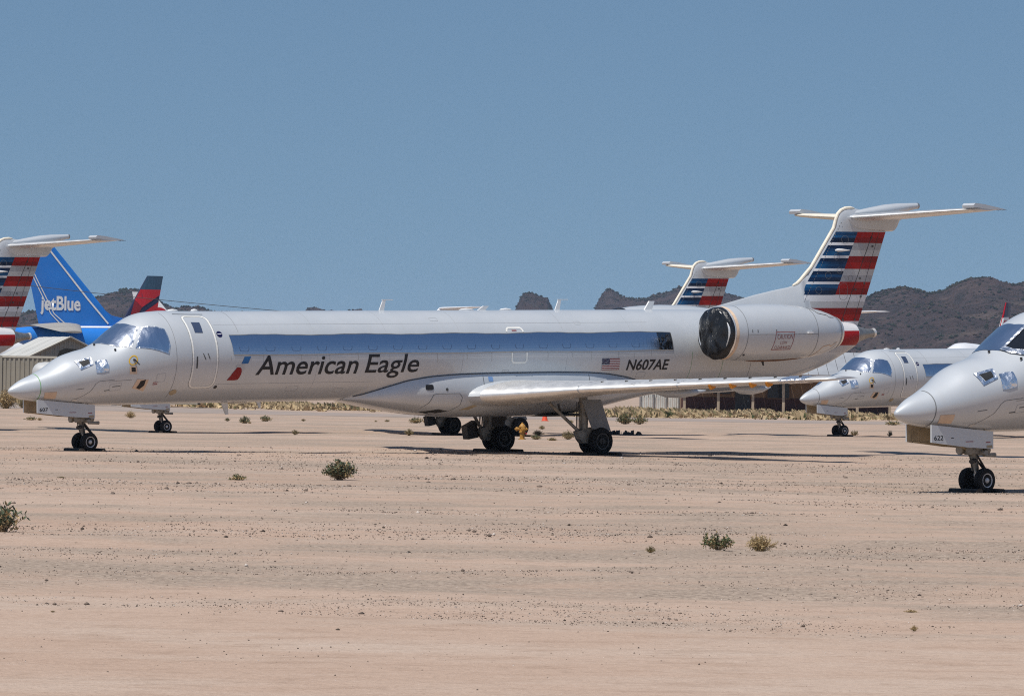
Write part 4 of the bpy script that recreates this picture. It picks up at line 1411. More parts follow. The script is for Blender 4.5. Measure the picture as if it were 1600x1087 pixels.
def chock(p, rz, length, label):
    o = MB()
    o.prism([(-.075, 0, 0), (.075, 0, 0), (.075, 0, .055), (.045, 0, .085), (-.045, 0, .085), (-.075, 0, .055)], (0, length, 0))
    c = o.build('wheel_chock', MT['timber'], None, False)
    c.location = (p.x, p.y, gz(p.x, p.y) - .012)
    c.rotation_euler = (0, 0, rz)
    tag(c, label, 'wheel chock', GR_CH)


for key in ('main', 'near', 'far', 'behind'):
    ps = POSE[key][2]
    for nm, c, r_, ln in (('nose wheels', NOSE_C, .30, .72), ('near main wheels', MAIN_C[0], .42, .95), ('far main wheels', MAIN_C[1], .42, .95)):
        if key == 'near' and nm != 'nose wheels':
            continue
        if key == 'far' and nm != 'nose wheels':
            continue
        for side, d in (('in front of', -r_), ('behind', r_)):
            q = pose_pt(key, c[0] + d, c[1], c[2])
            chock(q, ps, ln, 'timber chock %s %s of the %s' % (side, nm, CH_NAME[key]))

# ------------------------------------------------------------------ far airliners
MT['jet_white'] = mat('airliner_white', (.72, .73, .74), .35, coat=.3, vary=.05, vscale=.5)
MT['jb_blue'] = mat('airliner_blue', (.018, .185, .60), .35, coat=.3, vary=.12, vscale=.4)
MT['jb_navy'] = mat('airliner_navy', (.01, .05, .2), .4)
MT['beige'] = mat('tailplane_grey_beige', (.33, .31, .27), .5, vary=.12, vscale=.5)
MT['d_slate'] = mat('fin_slate_blue', (.028, .07, .12), .4, vary=.1)
MT['d_red'] = mat('fin_bright_red', (.42, .012, .022), .4)
MT['d_dark'] = mat('fin_dark_red', (.20, .008, .014), .4)
MT['d_navy'] = mat('fin_navy', (.012, .018, .06), .4)
MT['cab_glass'] = mat('cabin_window_glass', (.02, .022, .025), .15)


def airliner(name, label, nose, psi, L, Rr, axis, body, fin_mat, fin, wing_body=None, hump=None, stab=None, gear=True, cat='airliner'):
    """L long, Rr cabin radius, axis height; fin = (root LE, root TE, tip LE, tip TE, height over the cabin)."""
    o = thing(name, label, cat, (nose[0], nose[1], 0), psi)
    pt = lambda s, p, z: Vector((s, -p, z + axis))
    secs = []
    for f_, rr, dz in ((0, .02, -.25), (.012, .30, -.22), (.03, .55, -.15), (.06, .82, -.06), (.10, .98, 0), (.13, 1, 0), (.62, 1, 0), (.72, .96, .03), (.80, .82, .14), (.88, .60, .32), (.95, .36, .50), (1.0, .14, .62)):
        r_ = Rr * rr
        ring = []
        for k in range(32):
            a = 2 * math.pi * k / 32
            z = r_ * math.sin(a)
            if hump and z > 0:
                z *= 1 + hump * max(0, min(1, (.30 - f_) / .09)) * max(0, min(1, (f_ - .012) / .045))
            ring.append(pt(f_ * L, r_ * math.cos(a), z + dz * Rr))
        secs.append(ring)
    mb = MB()
    mb.loft(secs)
    fus = mb.build('fuselage', body, o, angle=60)
    rl, rt, tl, tt, h = fin
    LE = lambda z: rl + (tl - rl) * (z / h)
    TE = lambda z: rt + (tt - rt) * (z / h)
    half = lambda s, z: naca(min(1, max(0, (s - LE(z)) / (TE(z) - LE(z)))), .10) * (TE(z) - LE(z))
    ring = lambda z: [Vector((q.x, q.y, q.z - H0)) for q in airfoil_ring(LE(z), 0, z + Rr + axis, TE(z) - LE(z), .10, n=14, camber=0, vert=True)]
    mb = MB()
    mb.loft([ring(z) for z in (-.6, 0, h * .33, h * .66, h * .96, h)])
    fo = mb.build('fin', fin_mat, o, angle=40)
    fmp = lambda side, of=.02: (lambda s, z: pt(s, side * (half(s, z) + of), z + Rr))
    for sg in (1, -1):
        sl, sc_, st, stc, sp, sz, dh = stab or (rl + .12 * (rt - rl) + 1.5, 3.6, tl + .8, 1.4, 6.0, Rr * .35, .6)
        mb = MB()
        mb.loft([[Vector((q.x, q.y, q.z - H0)) for q in airfoil_ring(sl + (st - sl) * t, sg * (.2 + (sp - .2) * t), axis + sz + dh * t, sc_ + (stc - sc_) * t, .10, n=10, camber=0)] for t in (0, .5, .97, 1)])
        mb.build('tailplane', wing_body or body, o, angle=40)
        mb = MB()
        mb.loft([[Vector((q.x, q.y, q.z - H0)) for q in airfoil_ring(L * .36 + L * .20 * t, sg * (.3 * Rr + L * .45 * t), axis - Rr * .6 + L * .035 * t, L * (.17 - .13 * t), .12, n=10)] for t in (0, .35, .97, 1)])
        mb.build('wing', MT['beige'], o, angle=40)
        mb = MB()
        mb.lathe((L * .36, -sg * L * .155, axis - Rr * .95), (1, 0, 0), [(0, Rr * .42), (.3, Rr * .5), (1.4, Rr * .52), (2.6, Rr * .42), (3.6, Rr * .25)], 20)
        mb.build('engine', body, o)
        if gear:
            mb = MB()
            mb.tube([pt(L * .49, sg * Rr * 1.8, -Rr * .7), (L * .49, -sg * Rr * 1.8, .5)], .16, 8)
            mb.build('gear_leg', MT['gear'], o)
            MB().lathe((L * .49, -sg * Rr * 1.8, .55), (0, 1, 0), [(-.4, .3), (-.4, .52), (.4, .52), (.4, .3)], 18).build('wheel', MT['tyre'], o)
    if gear:
        MB().tube([pt(L * .12, 0, -Rr * .8), (L * .12, 0, .4)], .12, 8).build('gear_leg', MT['gear'], o)
        MB().lathe((L * .12, 0, .42), (0, 1, 0), [(-.25, .2), (-.25, .40), (.25, .40), (.25, .2)], 18).build('wheel', MT['tyre'], o)
    for sg in (1, -1):
        mb = MB()
        a0 = 1.0 if hump else .55
        for k in range(3):
            s0 = L * .027 + k * L * .011
            q = []
            for s_, da in ((s0, 0), (s0 + L * .008, 0), (s0 + L * .009, .32), (s0 + L * .003, .32)):
                f_ = s_ / L
                rr = float(np.interp(f_, [0, .012, .03, .06, .10], [.02, .30, .55, .82, .98])) * Rr
                dz = float(np.interp(f_, [0, .012, .03, .06, .10], [-.25, -.22, -.15, -.06, 0])) * Rr
                hz = 1 + (hump or 0) * max(0, min(1, (f_ - .012) / .045))
                q.append(pt(s_, sg * (rr * math.cos(a0 + da) + .03), rr * math.sin(a0 + da) * hz + dz + .03))
            mb.add(q, [(0, 1, 2, 3)])
            mb2 = MB().add(q, [(0, 1, 2, 3)])
            mb2.build('cockpit_window', MT['cab_glass'], o, False)
    return o, fus, fo, fmp, pt, half, LE, TE


# the blue one, pointing right and away
PSI = R(207)
ca, sa = math.cos(PSI), math.sin(PSI)
anchor = at(58, 502, 310)
s_a = 35.0
o, fus, fo, fmp, pt, half, LE, TE = airliner('jet_airliner', 'bright blue airliner with jetBlue in white on its tall fin', (anchor.x - s_a * ca, anchor.y - s_a * sa), PSI, 37.6, 1.98, 3.95, MT['jb_blue'], MT['jb_blue'], (28.75, 34.9, 34.0, 36.25, 5.85), MT['beige'], stab=(31.7, 3.9, 33.9, 1.6, 6.2, 1.85, -.55))
side = -1
decal('fin_lettering', text_bm('jetBlue', 31.75, 34.8, .62, 2.0, 0, .028, flip=True), fmp(side, .03), MT['white'], fo, .6, 0)
decal('fin_line', ribbon([(29.55, .05), (31.2, 1.85), (34.35, 5.55)], .13, False), fmp(side, .03), MT['white'], fo, .5, 0)
decal('fin_line', ribbon([(35.6, 5.0 - 1.0), (35.3, 3.2), (34.0, .7), (33.3, .0)], .07, False), fmp(side, .03), MT['white'], fo, .5, 0)
decal('fin_line', ribbon([(35.5, 4.0), (35.1, 3.2), (33.75, .7), (32.9, .0)], .07, False), fmp(side, .03), MT['white'], fo, .5, 0)
decal('fin_mark', [rrect(35.1, 4.55, 35.55, 5.1, .02)], fmp(side, .03), MT['jb_navy'], fo, .5, 0)
MB().prism([pt(25.3, 0, 1.85), pt(28.9, 0, 1.95), pt(30.0, 0, 3.2), pt(29.2, 0, 2.65)], (0, .2, 0)).build('dorsal_fillet', MT['jb_blue'], o, False)


def fus_strip(path, w):
    qs = ribbon(path, w, False)
    mb = MB()
    for q in qs:
        mb.add([pt(s_, side * (math.sqrt(max(.01, rad(s_) ** 2 - (z - off(s_)) ** 2)) + .03), z) for s_, z in q], [(0, 1, 2, 3)])
    mb.build('fuselage_line', MT['white'], fus, False)


rad = lambda s_: 1.98 * float(np.interp(s_ / 37.6, [.62, .72, .80, .88, .95, 1], [1, .96, .82, .60, .36, .14]))
off = lambda s_: 1.98 * float(np.interp(s_ / 37.6, [.62, .72, .80, .88, .95, 1], [0, .03, .14, .32, .50, .62]))
fus_strip([(s_, off(s_) + rad(s_) * .93) for s_ in np.linspace(26.5, 33.5, 16)], .12)
fus_strip([(27.9, .6), (28.0, 1.0), (27.95, 1.4), (27.4, 1.72)], .12)
fus_strip([(26.9, -.6), (26.95, 0), (26.8, 1.0), (26.4, 1.6)], .12)
for z in (-.2, .45, 1.1):
    fus_strip([(26.9, z), (28.0, z)], .08)

# the one with a slate, red and navy fin
PSI = R(24)
ca, sa = math.cos(PSI), math.sin(PSI)
anchor = at(239, 490, 404)
s_a = 34.9
o, fus, fo, fmp, pt, half, LE, TE = airliner('jet_airliner', 'airliner whose slate, red and navy fin stands right of the blue one', (anchor.x - s_a * ca, anchor.y - s_a * sa), PSI, 37.6, 1.98, 4.1, MT['jet_white'], MT['d_navy'], (31.0, 34.9, 34.25, 35.85, 5.75), gear=False)
for sd2 in (1, -1):
    f_ = fmp(sd2, .03)
    decal('fin_panel', [[(LE(4.45) + .08, 4.45), (TE(4.45), 4.45), (TE(5.72), 5.72), (LE(5.72) + .05, 5.72)]], f_, MT['d_slate'], fo, .4, 0)
    decal('fin_panel', [[(LE(3.45) + .08, 3.45), (33.75, 2.75), (TE(3.95), 3.95), (TE(4.45), 4.45), (LE(4.45) + .08, 4.45)]], f_, MT['d_red'], fo, .4, 0)
    decal('fin_panel', [[(LE(3.45) + .08, 3.45), (LE(1.9) + .5, 1.9), (32.7, 1.0), (33.75, 2.75)]], f_, MT['d_dark'], fo, .4, 0)
    decal('fin_panel', [[(34.05, 2.35), (33.9, 1.4), (TE(1.2), 1.2), (TE(3.3), 3.3)]], f_, MT['d_red'], fo, .4, 0)

# white one with a red and navy curl on the fin, pointing right
PSI = R(195)
ca, sa = math.cos(PSI), math.sin(PSI)
anchor = at(224, 541, 470)
s_a = 34.9
o, fus, fo, fmp, pt, half, LE, TE = airliner('jet_airliner', 'white airliner with a red and navy curl on its fin, behind the slate fin', (anchor.x - s_a * ca, anchor.y - s_a * sa), PSI, 37.6, 1.98, 3.6, MT['jet_white'], MT['jet_white'], (28.75, 34.9, 34.0, 36.25, 6.1), gear=False)
decal('fin_curl', [circle(33.25, 3.35, 1.15, 1.1)], fmp(-1, .03), MT['d_red'], fo, .3, 0)
decal('fin_curl', [circle(33.35, 3.1, .85, .8)], fmp(-1, .05), MT['navy'], fo, .3, 0)

# jumbo nose far off on the right
PSI = R(52)
nose = at(1461, 572, 690)
o, *_ = airliner('jumbo_jet', 'white jumbo jet with humped upper deck far behind on the right', (nose.x, nose.y), PSI, 70, 3.25, 5.3, MT['jet_white'], MT['jet_white'], (56, 66, 65, 70, 9.5), hump=.5, gear=False, cat='airliner')
# fin edge-on at the right
PSI = R(65)
ca, sa = math.cos(PSI), math.sin(PSI)
anchor = at(1566, 522, 467)
s_a = 33.
o, fus, fo, fmp, pt, half, LE, TE = airliner('jet_airliner', 'airliner seen nearly end-on, only its narrow red fin with white curl showing', (anchor.x - s_a * ca, anchor.y - s_a * sa), PSI, 37.6, 1.98, 4.2, MT['jet_white'], MT['d_red'], (30.2, 34.7, 34.0, 35.9, 5.7), gear=False)
for sd2 in (1, -1):
    f_ = fmp(sd2, .03)
    decal('fin_panel', [[(LE(4.0) + .2, 4.0), (TE(4.0), 4.0), (TE(5.68), 5.68), (LE(5.68) + .1, 5.68)]], f_, MT['d_navy'], fo, .4, 0)
    decal('fin_panel', [[(LE(-.2) + .3, -.2), (33.2, -.2), (34.2, 2.9), (LE(3.1) + .2, 3.1)]], f_, MT['d_red'], fo, .4, 0)
    decal('fin_curl', ribbon([(LE(3.9) + .3, 3.9), (34.6, 3.95), (34.9, 3.2), (34.4, 2.4), (34.6, 1.2), (34.3, .3)], .35, False), fmp(sd2, .05), MT['g1'], fo, .3, 0)
    decal('fin_edge', [[(LE(.1), .1), (LE(.1) + .35, .1), (LE(4.) + .3, 4.), (LE(4.), 4.)]], fmp(sd2, .06), MT['white'], fo, .3, 0)


# two white T-tailed jets of which only the tailplane reaches into view
def t_tail(label, anchor, psi, span=6.0):
    ca, sa = math.cos(psi), math.sin(psi)
    o = thing('t_tailed_jet', label, 'airliner', (anchor.x - 43 * ca, anchor.y - 43 * sa, 0), psi)
    zt = anchor.z
    pt = lambda s, p, z: Vector((s, -p, z))
    mb = MB()
    mb.loft([[pt(s, r_ * math.cos(a), zc + r_ * math.sin(a)) for a in np.linspace(0, 2 * math.pi, 25)[:-1]] for s, r_, zc in ((0, .1, 2.2), (1, .8, 2.4), (3, 1.5, 2.6), (5, 1.67, 2.7), (32, 1.67, 2.7), (38, 1.2, 3.0), (42, .5, 3.4))])
    mb.build('fuselage', MT['jet_white'], o)
    mb = MB()
    mb.loft([[Vector((q.x, q.y, q.z - H0)) for q in airfoil_ring(36.5 + 4.5 * t, 0, 3.9 + (zt - 3.9) * t, 5 - 1.6 * t, .10, n=10, camber=0, vert=True)] for t in (0, .5, 1)])
    mb.build('fin', MT['jet_white'], o, angle=40)
    for sg in (1, -1):
        mb = MB()
        mb.loft([[Vector((q.x, q.y, q.z - H0)) for q in airfoil_ring(41 + 2.2 * t, sg * span * t, zt + .1 * t, 3.2 - 1.7 * t, .09, n=10, camber=0)] for t in (0, .5, 1)])
        mb.build('tailplane', MT['jet_white'], o, angle=40)
        mb = MB()
        mb.loft([[Vector((q.x, q.y, q.z - H0)) for q in airfoil_ring(19 + 6 * t, sg * (1 + 14 * t), 2.0 + .9 * t, 5.5 - 4 * t, .11, n=10)] for t in (0, .5, 1)])
        mb.build('wing', MT['beige'], o, angle=40)
        MB().lathe((32, -sg * 2.6, 3.3), (1, 0, 0), [(0, .6), (.3, .75), (3, .75), (5.5, .5)], 18).build('engine', MT['jet_white'], o)
    return o


t_tail('white T-tailed jet whose flat tailplane just clears the roof of the long jet', at(716, 482, 420), R(14), 5.0)
t_tail('white T-tailed jet whose tailplane tip shows behind the largest striped fin', at(1322, 489, 400), R(20), 6.2)

# ------------------------------------------------------------------ far left: shed, container, tank
MT['roof_tin'] = mat('pale_roof_tin', (.62, .60, .54), .45, .2, vary=.06, vscale=.6)
MT['shed_tin'] = mat('weathered_shed_tin', (.30, .285, .25), .55, .25, vary=.12, vscale=.8)
MT['container'] = mat('beige_container_paint', (.27, .245, .195), .6, vary=.10, vscale=.7)
MT['container_rail'] = mat('cream_container_rail', (.48, .44, .36), .6, vary=.1)


def corrugated(mb, a, b_, z0, z1, pitch, depth, top=None):
    """Sheet metal wall from a to b with square ribs; top(t) may give a slanting upper edge."""
    a, b_ = Vector((a[0], a[1], 0)), Vector((b_[0], b_[1], 0))
    d = b_ - a
    n = Vector((d.y, -d.x, 0)).normalized()
    L_ = d.length
    k = int(L_ / pitch)
    ts = []
    for i in range(k):
        for f_, q in ((0, 0), (.38, 0), (.5, 1), (.88, 1)):
            ts.append(((i + f_) / k, q))
    ts.append((1, 0))
    vs = []
    for t, q in ts:
        p = a + d * t + n * depth * q
        vs += [(p.x, p.y, z0), (p.x, p.y, top(t) if top else z1)]
    mb.add(vs, [(2 * i, 2 * i + 2, 2 * i + 3, 2 * i + 1) for i in range(len(ts) - 1)])


CB = gz(-28, 262) + .02
box = thing('shipping_container', 'beige corrugated container left of the long jet nose', 'container', (-31.6, 262, CB))
W_, D_, Hc = 12.2, 2.44, 2.86
mb = MB()
corrugated(mb, (.12, 0), (W_ - .12, 0), .16, Hc - .12, .28, .05)
mb.build('side_wall', MT['container'], box, False)
mb = MB()
corrugated(mb, (W_, .1), (W_, D_ - .1), .16, Hc - .12, .28, .05)
mb.build('end_wall', MT['container'], box, False)
mb = MB()
corrugated(mb, (0, D_ - .1), (0, .1), .16, Hc - .12, .28, .05)
mb.build('end_wall', MT['container'], box, False)
mb = MB()
corrugated(mb, (W_ - .12, D_), (.12, D_), .16, Hc - .12, .28, .05)
mb.build('side_wall', MT['container'], box, False)
for x in (.06, W_ - .06):
    for y in (.0, D_):
        MB().box((x, y, Hc / 2), (.16, .16, Hc)).build('corner_post', MT['container'], box, False)
for y in (0, D_):
    MB().box((W_ / 2, y, Hc - .06), (W_, .14, .12)).build('top_rail', MT['container_rail'], box, False)
    MB().box((W_ / 2, y, .09), (W_, .14, .14)).build('bottom_rail', MT['container'], box, False)
MB().box((W_ / 2, D_ / 2, Hc - .02), (W_ - .1, D_ - .1, .04)).build('container_roof', MT['container_rail'], box, False)

ap = at(108, 527, 272)
SH = gz(ap.x, ap.y)
al = R(24)
wd = Vector((math.cos(al), math.sin(al), 0))
rd = Vector((-math.sin(al), math.cos(al), 0))
hw, ln, za, ze = 4.2, 6.2, ap.z, ap.z - 1.98
shed = thing('metal_shed', 'gabled tin shed with pale roof behind the beige container', 'shed', (ap.x, ap.y, SH))
za -= SH
ze -= SH
P3 = lambda w, r_, z: wd * w + rd * r_ + Vector((0, 0, z))
mb = MB()
corrugated(mb, P3(-hw, 0, 0)[:2], P3(hw, 0, 0)[:2], 0, za, .30, .045, top=lambda t: ze + (za - ze) * (1 - abs(2 * t - 1)) - .02)
mb.build('gable_wall', MT['shed_tin'], shed, False)
for s_ in (-1, 1):
    mb = MB()
    a_, b_ = P3(s_ * hw, 0, 0), P3(s_ * hw, ln, 0)
    corrugated(mb, (b_ if s_ < 0 else a_)[:2], (a_ if s_ < 0 else b_)[:2], 0, ze - .02, .30, .045)
    mb.build('side_wall', MT['shed_tin'], shed, False)
    # roof in single sheets from the gable back
    k = 7
    for i in range(k):
        r0, r1 = -.25 + (ln + .4) * i / k, -.25 + (ln + .4) * (i + 1) / k - .015
        up = .012 * (i % 2)
        q = [P3(0, r0, za + .03 + up), P3(0, r1, za + .03 + up), P3(s_ * (hw + .2), r1, ze - .06 + up), P3(s_ * (hw + .2), r0, ze - .06 + up)]
        mb = MB()
        mb.prism([q[0], q[1], q[2], q[3]], (0, 0, .03))
        mb.build('roof_sheet', MT['roof_tin'], shed, False)
    MB().tube([P3(0, -.27, za + .02), P3(s_ * (hw + .2), -.27, ze - .07)], .07, 6).build('verge_trim', MT['shed_tin'], shed, False)

MT['tank'] = mat('pale_tank_grey', (.46, .46, .45), .5, vary=.1)
tk = at(50, 582, 250)
T0 = gz(tk.x + 2, tk.y)
tank = thing('storage_tank', 'pale grey round-ended tank half hidden by the long jet nose', 'tank', (tk.x, tk.y, T0))
rz_ = tk.z - T0
MB().lathe((0, 0, rz_ - .02), (1, .12, 0), [(0, .02), (.04, .25), (.15, .45), (.35, .60), (.7, .66), (5.2, .66), (5.5, .58), (5.7, .3), (5.75, .02)], 28).build('tank_shell', MT['tank'], tank)
for x in (.9, 4.8):
    MB().box((x, .1 * x, (rz_ - .5) / 2), (.25, 1.1, rz_ - .5)).build('saddle', MT['steel'], tank, False)
mb = MB()
mb.prism([(1.35, .2, rz_ + .62), (1.6, .2, rz_ + 1.30), (1.95, .2, rz_ + 1.46), (2.6, .2, rz_ + 1.42), (2.75, .2, rz_ + .62)], (0, .5, 0))
mb.build('black_hood', MT['tyre'], tank, False)

# ------------------------------------------------------------------ right: adobe building, fence
MT['adobe'] = mat('brown_adobe', (.23, .145, .085), .9, vary=.12, vscale=.6)
MT['adobe_dark'] = mat('maroon_wainscot', (.075, .035, .03), .85, vary=.15, vscale=.8)
MT['silver_roof'] = mat('dull_silver_roof', (.42, .43, .44), .5, .4, vary=.10, vscale=.5)
MT['post_wood'] = mat('weathered_post_wood', (.36, .29, .21), .85, vary=.25, vscale=2)
MT['fascia'] = mat('brown_fascia', (.16, .09, .05), .8, vary=.2)
MT['fence_white'] = mat('chalky_fence_sheet', (.50, .50, .47), .6, vary=.18, vscale=1.5)
bl_ = at(1066, 640, 313)
B0 = gz(bl_.x, bl_.y)
house = thing('adobe_building', 'low brown building with silver roof and a shaded porch of wooden posts', 'building', (bl_.x, bl_.y, B0))
BW, BD = 15.5, 9.0
mb = MB()
mb.box((BW / 2, 2.2 + BD / 2, 1.6), (BW, BD, 3.2))
mb.build('wall', MT['adobe'], house, False)
MB().box((BW / 2, 2.17, .62), (BW + .02, .06, 1.24)).build('wainscot', MT['adobe_dark'], house, False)
for x, w, z0, z1 in ((7.2, 1.6, 1.25, 2.5), (3.0, 1.3, 1.5, 2.2), (12.3, 1.6, 1.25, 2.5)):
    f_ = MB().box((x, 2.16, (z0 + z1) / 2), (w + .16, .10, z1 - z0 + .16)).build('window', MT['fascia'], house, False)
    MB().box((x, 2.10, (z0 + z1) / 2), (w, .03, z1 - z0)).build('pane', MT['cab_glass'], f_, False)
    for i in range(1, 4):
        MB().box((x - w / 2 + w * i / 4, 2.07, (z0 + z1) / 2), (.04, .03, z1 - z0)).build('window_bar', MT['seam_dark'], f_, False)
f_ = MB().box((4.55, 2.15, 1.05), (1.1, .08, 2.1)).build('door', MT['seam_dark'], house, False)
MB().box((4.95, 2.09, 1.0), (.06, .05, .12)).build('door_handle', MT['steel'], f_, False)
for x in (.15, 2.65, 5.2, 7.45, 10.2, 12.9, 15.3):
    MB().box((x, .15, 1.4), (.19, .19, 2.8)).build('porch_post', MT['post_wood'], house, False)
MB().box((BW / 2, .15, 2.83), (BW + .3, .16, .26)).build('porch_beam', MT['fascia'], house, False)
eave = Vector((0, -.5, 2.95))
k = 22
for i in range(k):
    x0, x1 = -.5 + (BW + 1.0) * i / k, -.5 + (BW + 1.0) * (i + 1) / k - .03
    for sgn, y0, y1, z0, z1 in ((1, -.6, 5.6, 2.98, 4.70), (-1, 11.9, 5.6, 2.98, 4.70)):
        mb = MB()
        mb.prism([(x0, y0, z0), (x1, y0, z0), (x1, y1, z1), (x0, y1, z1)], (0, 0, .05))
        mb.build('roof_sheet', MT['silver_roof'], house, False)
MB().box((BW / 2, -.6, 2.88), (BW + 1, .06, .2)).build('fascia_board', MT['fascia'], house, False)
for x in (-.3, BW + .3):
    MB().prism([(x, -.5, 2.9), (x, 11.8, 2.9), (x, 5.6, 4.6)], (.06, 0, 0)).build('gable_board', MT['fascia'], house, False)

fa, fb = at(1001, 632, 318), at(1072, 632, 316)
F0 = gz(fa.x, fa.y)
fence = thing('sheet_fence', 'white sheet metal fence left of the brown building', 'fence', (fa.x, fa.y, F0))
n = 11
for i in range(n):
    x0 = (fb.x - fa.x) * i / n
    mb = MB()
    corrugated(mb, (x0 + .01, .02 * (i % 2)), (x0 + (fb.x - fa.x) / n - .02, .02 * (i % 2)), .25, 1.55 + random.uniform(-.08, .08), .10, .025)
    mb.build('fence_panel', MT['fence_white'], fence, False)
for x in (-.05, .95, 1.9, 2.85, 3.45):
    MB().box((x, -.1, .75), (.09, .09, 1.5)).build('fence_post', MT['steel'], fence, False)

# pale green utility cabinets, left
MT['pale_green'] = mat('pale_green_enamel', (.30, .42, .33), .5, vary=.12)
for (x0, x1, y), lab in (((383, 405, 636), 'small pale green cabinet left of its larger neighbour, under the long cabin'), ((409, 440, 636), 'wider pale green cabinet with dark arch, under the long cabin')):
    a_, b_ = at(x0, y, 296), at(x1, y, 296)
    w = b_.x - a_.x
    c = thing('utility_cabinet', lab, 'cabinet', (a_.x + w / 2, 296, gz(a_.x, 296)), 0, 'pale green cabinets by the road')
    MB().box((0, .35, .42), (w, .7, .84)).build('cabinet_body', MT['pale_green'], c, False)
    MB().box((0, .35, .87), (w + .08, .8, .06)).build('cabinet_lid', MT['pale_green'], c, False)
    if x0 > 400:
        MB().prism([(-w * .3, -.01, .1), (w * .3, -.01, .1), (w * .3, -.01, .4), (w * .15, -.01, .58), (-w * .15, -.01, .58), (-w * .3, -.01, .4)], (0, .03, 0)).build('arched_hatch', MT['steel'], c, False)

# ------------------------------------------------------------------ hydrant, cones, torn plastic, cable
MT['hydrant'] = mat('faded_hydrant_yellow', (.38, .19, .03), .55, vary=.2, vscale=6)
hp = on_ground(817, 686.5)
hyd = thing('fire_hydrant', 'faded yellow fire hydrant seen between the main wheels', 'fire hydrant', hp)
MB().lathe((0, 0, 0), (0, 0, 1), [(0, .13), (.04, .13), (.05, .085), (.24, .08), (.25, .115), (.29, .115), (.30, .095), (.42, .10), (.43, .125), (.46, .125), (.47, .10), (.52, .075), (.555, .035), (.56, .03), (.59, .03), (.595, .0)], 18).build('hydrant_barrel', MT['hydrant'], hyd)
for v_, l, r_ in (((-1, -.2, 0), .22, .055), ((1, .2, 0), .15, .05), ((.25, -1, 0), .18, .065)):
    v_ = Vector(v_).normalized()
    MB().lathe((0, 0, .37), v_, [(.05, r_ * .8), (l - .06, r_ * .8), (l - .05, r_ * 1.25), (l, r_ * 1.2), (l + .01, r_ * .5), (l + .04, r_ * .45)], 12).build('outlet_cap', MT['hydrant'], hyd)
MB().box((.13, .02, .22), (.06, .10, .05)).build('red_tag', MT['d_red'], hyd, False)
MT['cone'] = mat('cone_orange', (.65, .07, .02), .6)
for px_, py_, lab in ((852, 657.5, 'orange traffic cone behind the yellow hydrant, right of it'), (777, 657, 'orange traffic cone glimpsed above the far main wheels')):
    p = on_ground(px_, py_)
    c = thing('traffic_cone', lab, 'traffic cone', p, 0, 'orange cones beyond the jets')
    MB().lathe((0, 0, .03), (0, 0, 1), [(0, .16), (.02, .15), (.62, .035), (.64, .03), (.64, 0)], 16).build('cone_body', MT['cone'], c)
    MB().box((0, 0, .015), (.40, .40, .03)).build('cone_base', MT['cone'], c, False)
    MB().lathe((0, 0, .03), (0, 0, 1), [(.36, .093), (.46, .074)], 16, caps=False).build('cone_band', MT['white'], c)
p = on_ground(969, 678.5)
mb = MB()
for i in range(26):
    c = Vector((random.gauss(0, .28), random.gauss(0, .15), 0))
    h_ = random.uniform(.05, .20)
    a = random.random() * 6.28
    d = Vector((math.cos(a), math.sin(a), 0)) * random.uniform(.06, .16)
    mb.add([c - d, c + d, c + d * .5 + Vector((.03, 0, h_)), c - d * .6 + Vector((-.02, .02, h_ * .8))], [(0, 1, 2, 3)])
hpile = mb.build('torn_plastic', MT['plastic'], None, False)
hpile.location = p
tag(hpile, 'crumpled heap of black torn plastic right of the near main wheels', 'plastic scrap')

MT['pole'] = mat('creosoted_pole', (.12, .09, .07), .9, vary=.25)
w0, w1, w2 = at(-40, 436, 250), at(160, 459, 250), at(800, 512, 250)
for q, lab in ((w0, 'wooden cable pole at the left beyond the striped tail'), (w2, 'wooden cable pole hidden behind the middle of the long jet')):
    c = thing('utility_pole', lab, 'pole', (q.x, q.y, gz(q.x, q.y)))
    MB().tube([(0, 0, -.3), (0, 0, q.z - gz(q.x, q.y) + .15)], [.11, .08], 10).build('pole_shaft', MT['pole'], c)
    MB().lathe((0, 0, q.z - gz(q.x, q.y)), (0, 0, 1), [(0, .05), (.03, .07), (.06, .04), (.1, .045), (.12, .01)], 10).build('insulator', MT['jet_white'], c)
pts = []
for i in range(33):
    t = i / 32
    p = w0.lerp(w2, t)
    p.z += ((w1.z - w0.lerp(w2, (w1.x - w0.x) / (w2.x - w0.x)).z) / (((w1.x - w0.x) / (w2.x - w0.x)) * (1 - (w1.x - w0.x) / (w2.x - w0.x)))) * t * (1 - t)
    pts.append(p)
cb = MB().tube(pts, .017, 6).build('overhead_cable', MT['seam_dark'])
tag(cb, 'thin dark cable sloping across the blue airliner fin', 'cable')

# ------------------------------------------------------------------ shrubs
MT['leaf_green'] = mat('tumbleweed_green', (.085, .105, .050), .8, vary=.4, vscale=14, spec=.2)
MT['leaf_olive'] = mat('dull_olive_leaf', (.14, .125, .065), .8, vary=.35, vscale=14, spec=.2)
MT['leaf_dry'] = mat('dry_straw', (.40, .29, .15), .85, vary=.3, vscale=14, spec=.2)
MT['leaf_dark'] = mat('dark_green_leaf', (.095, .118, .072), .8, vary=.4, vscale=14, spec=.2)
MT['twig'] = mat('tan_twig', (.26, .19, .12), .9, vary=.3, vscale=14, spec=.2)


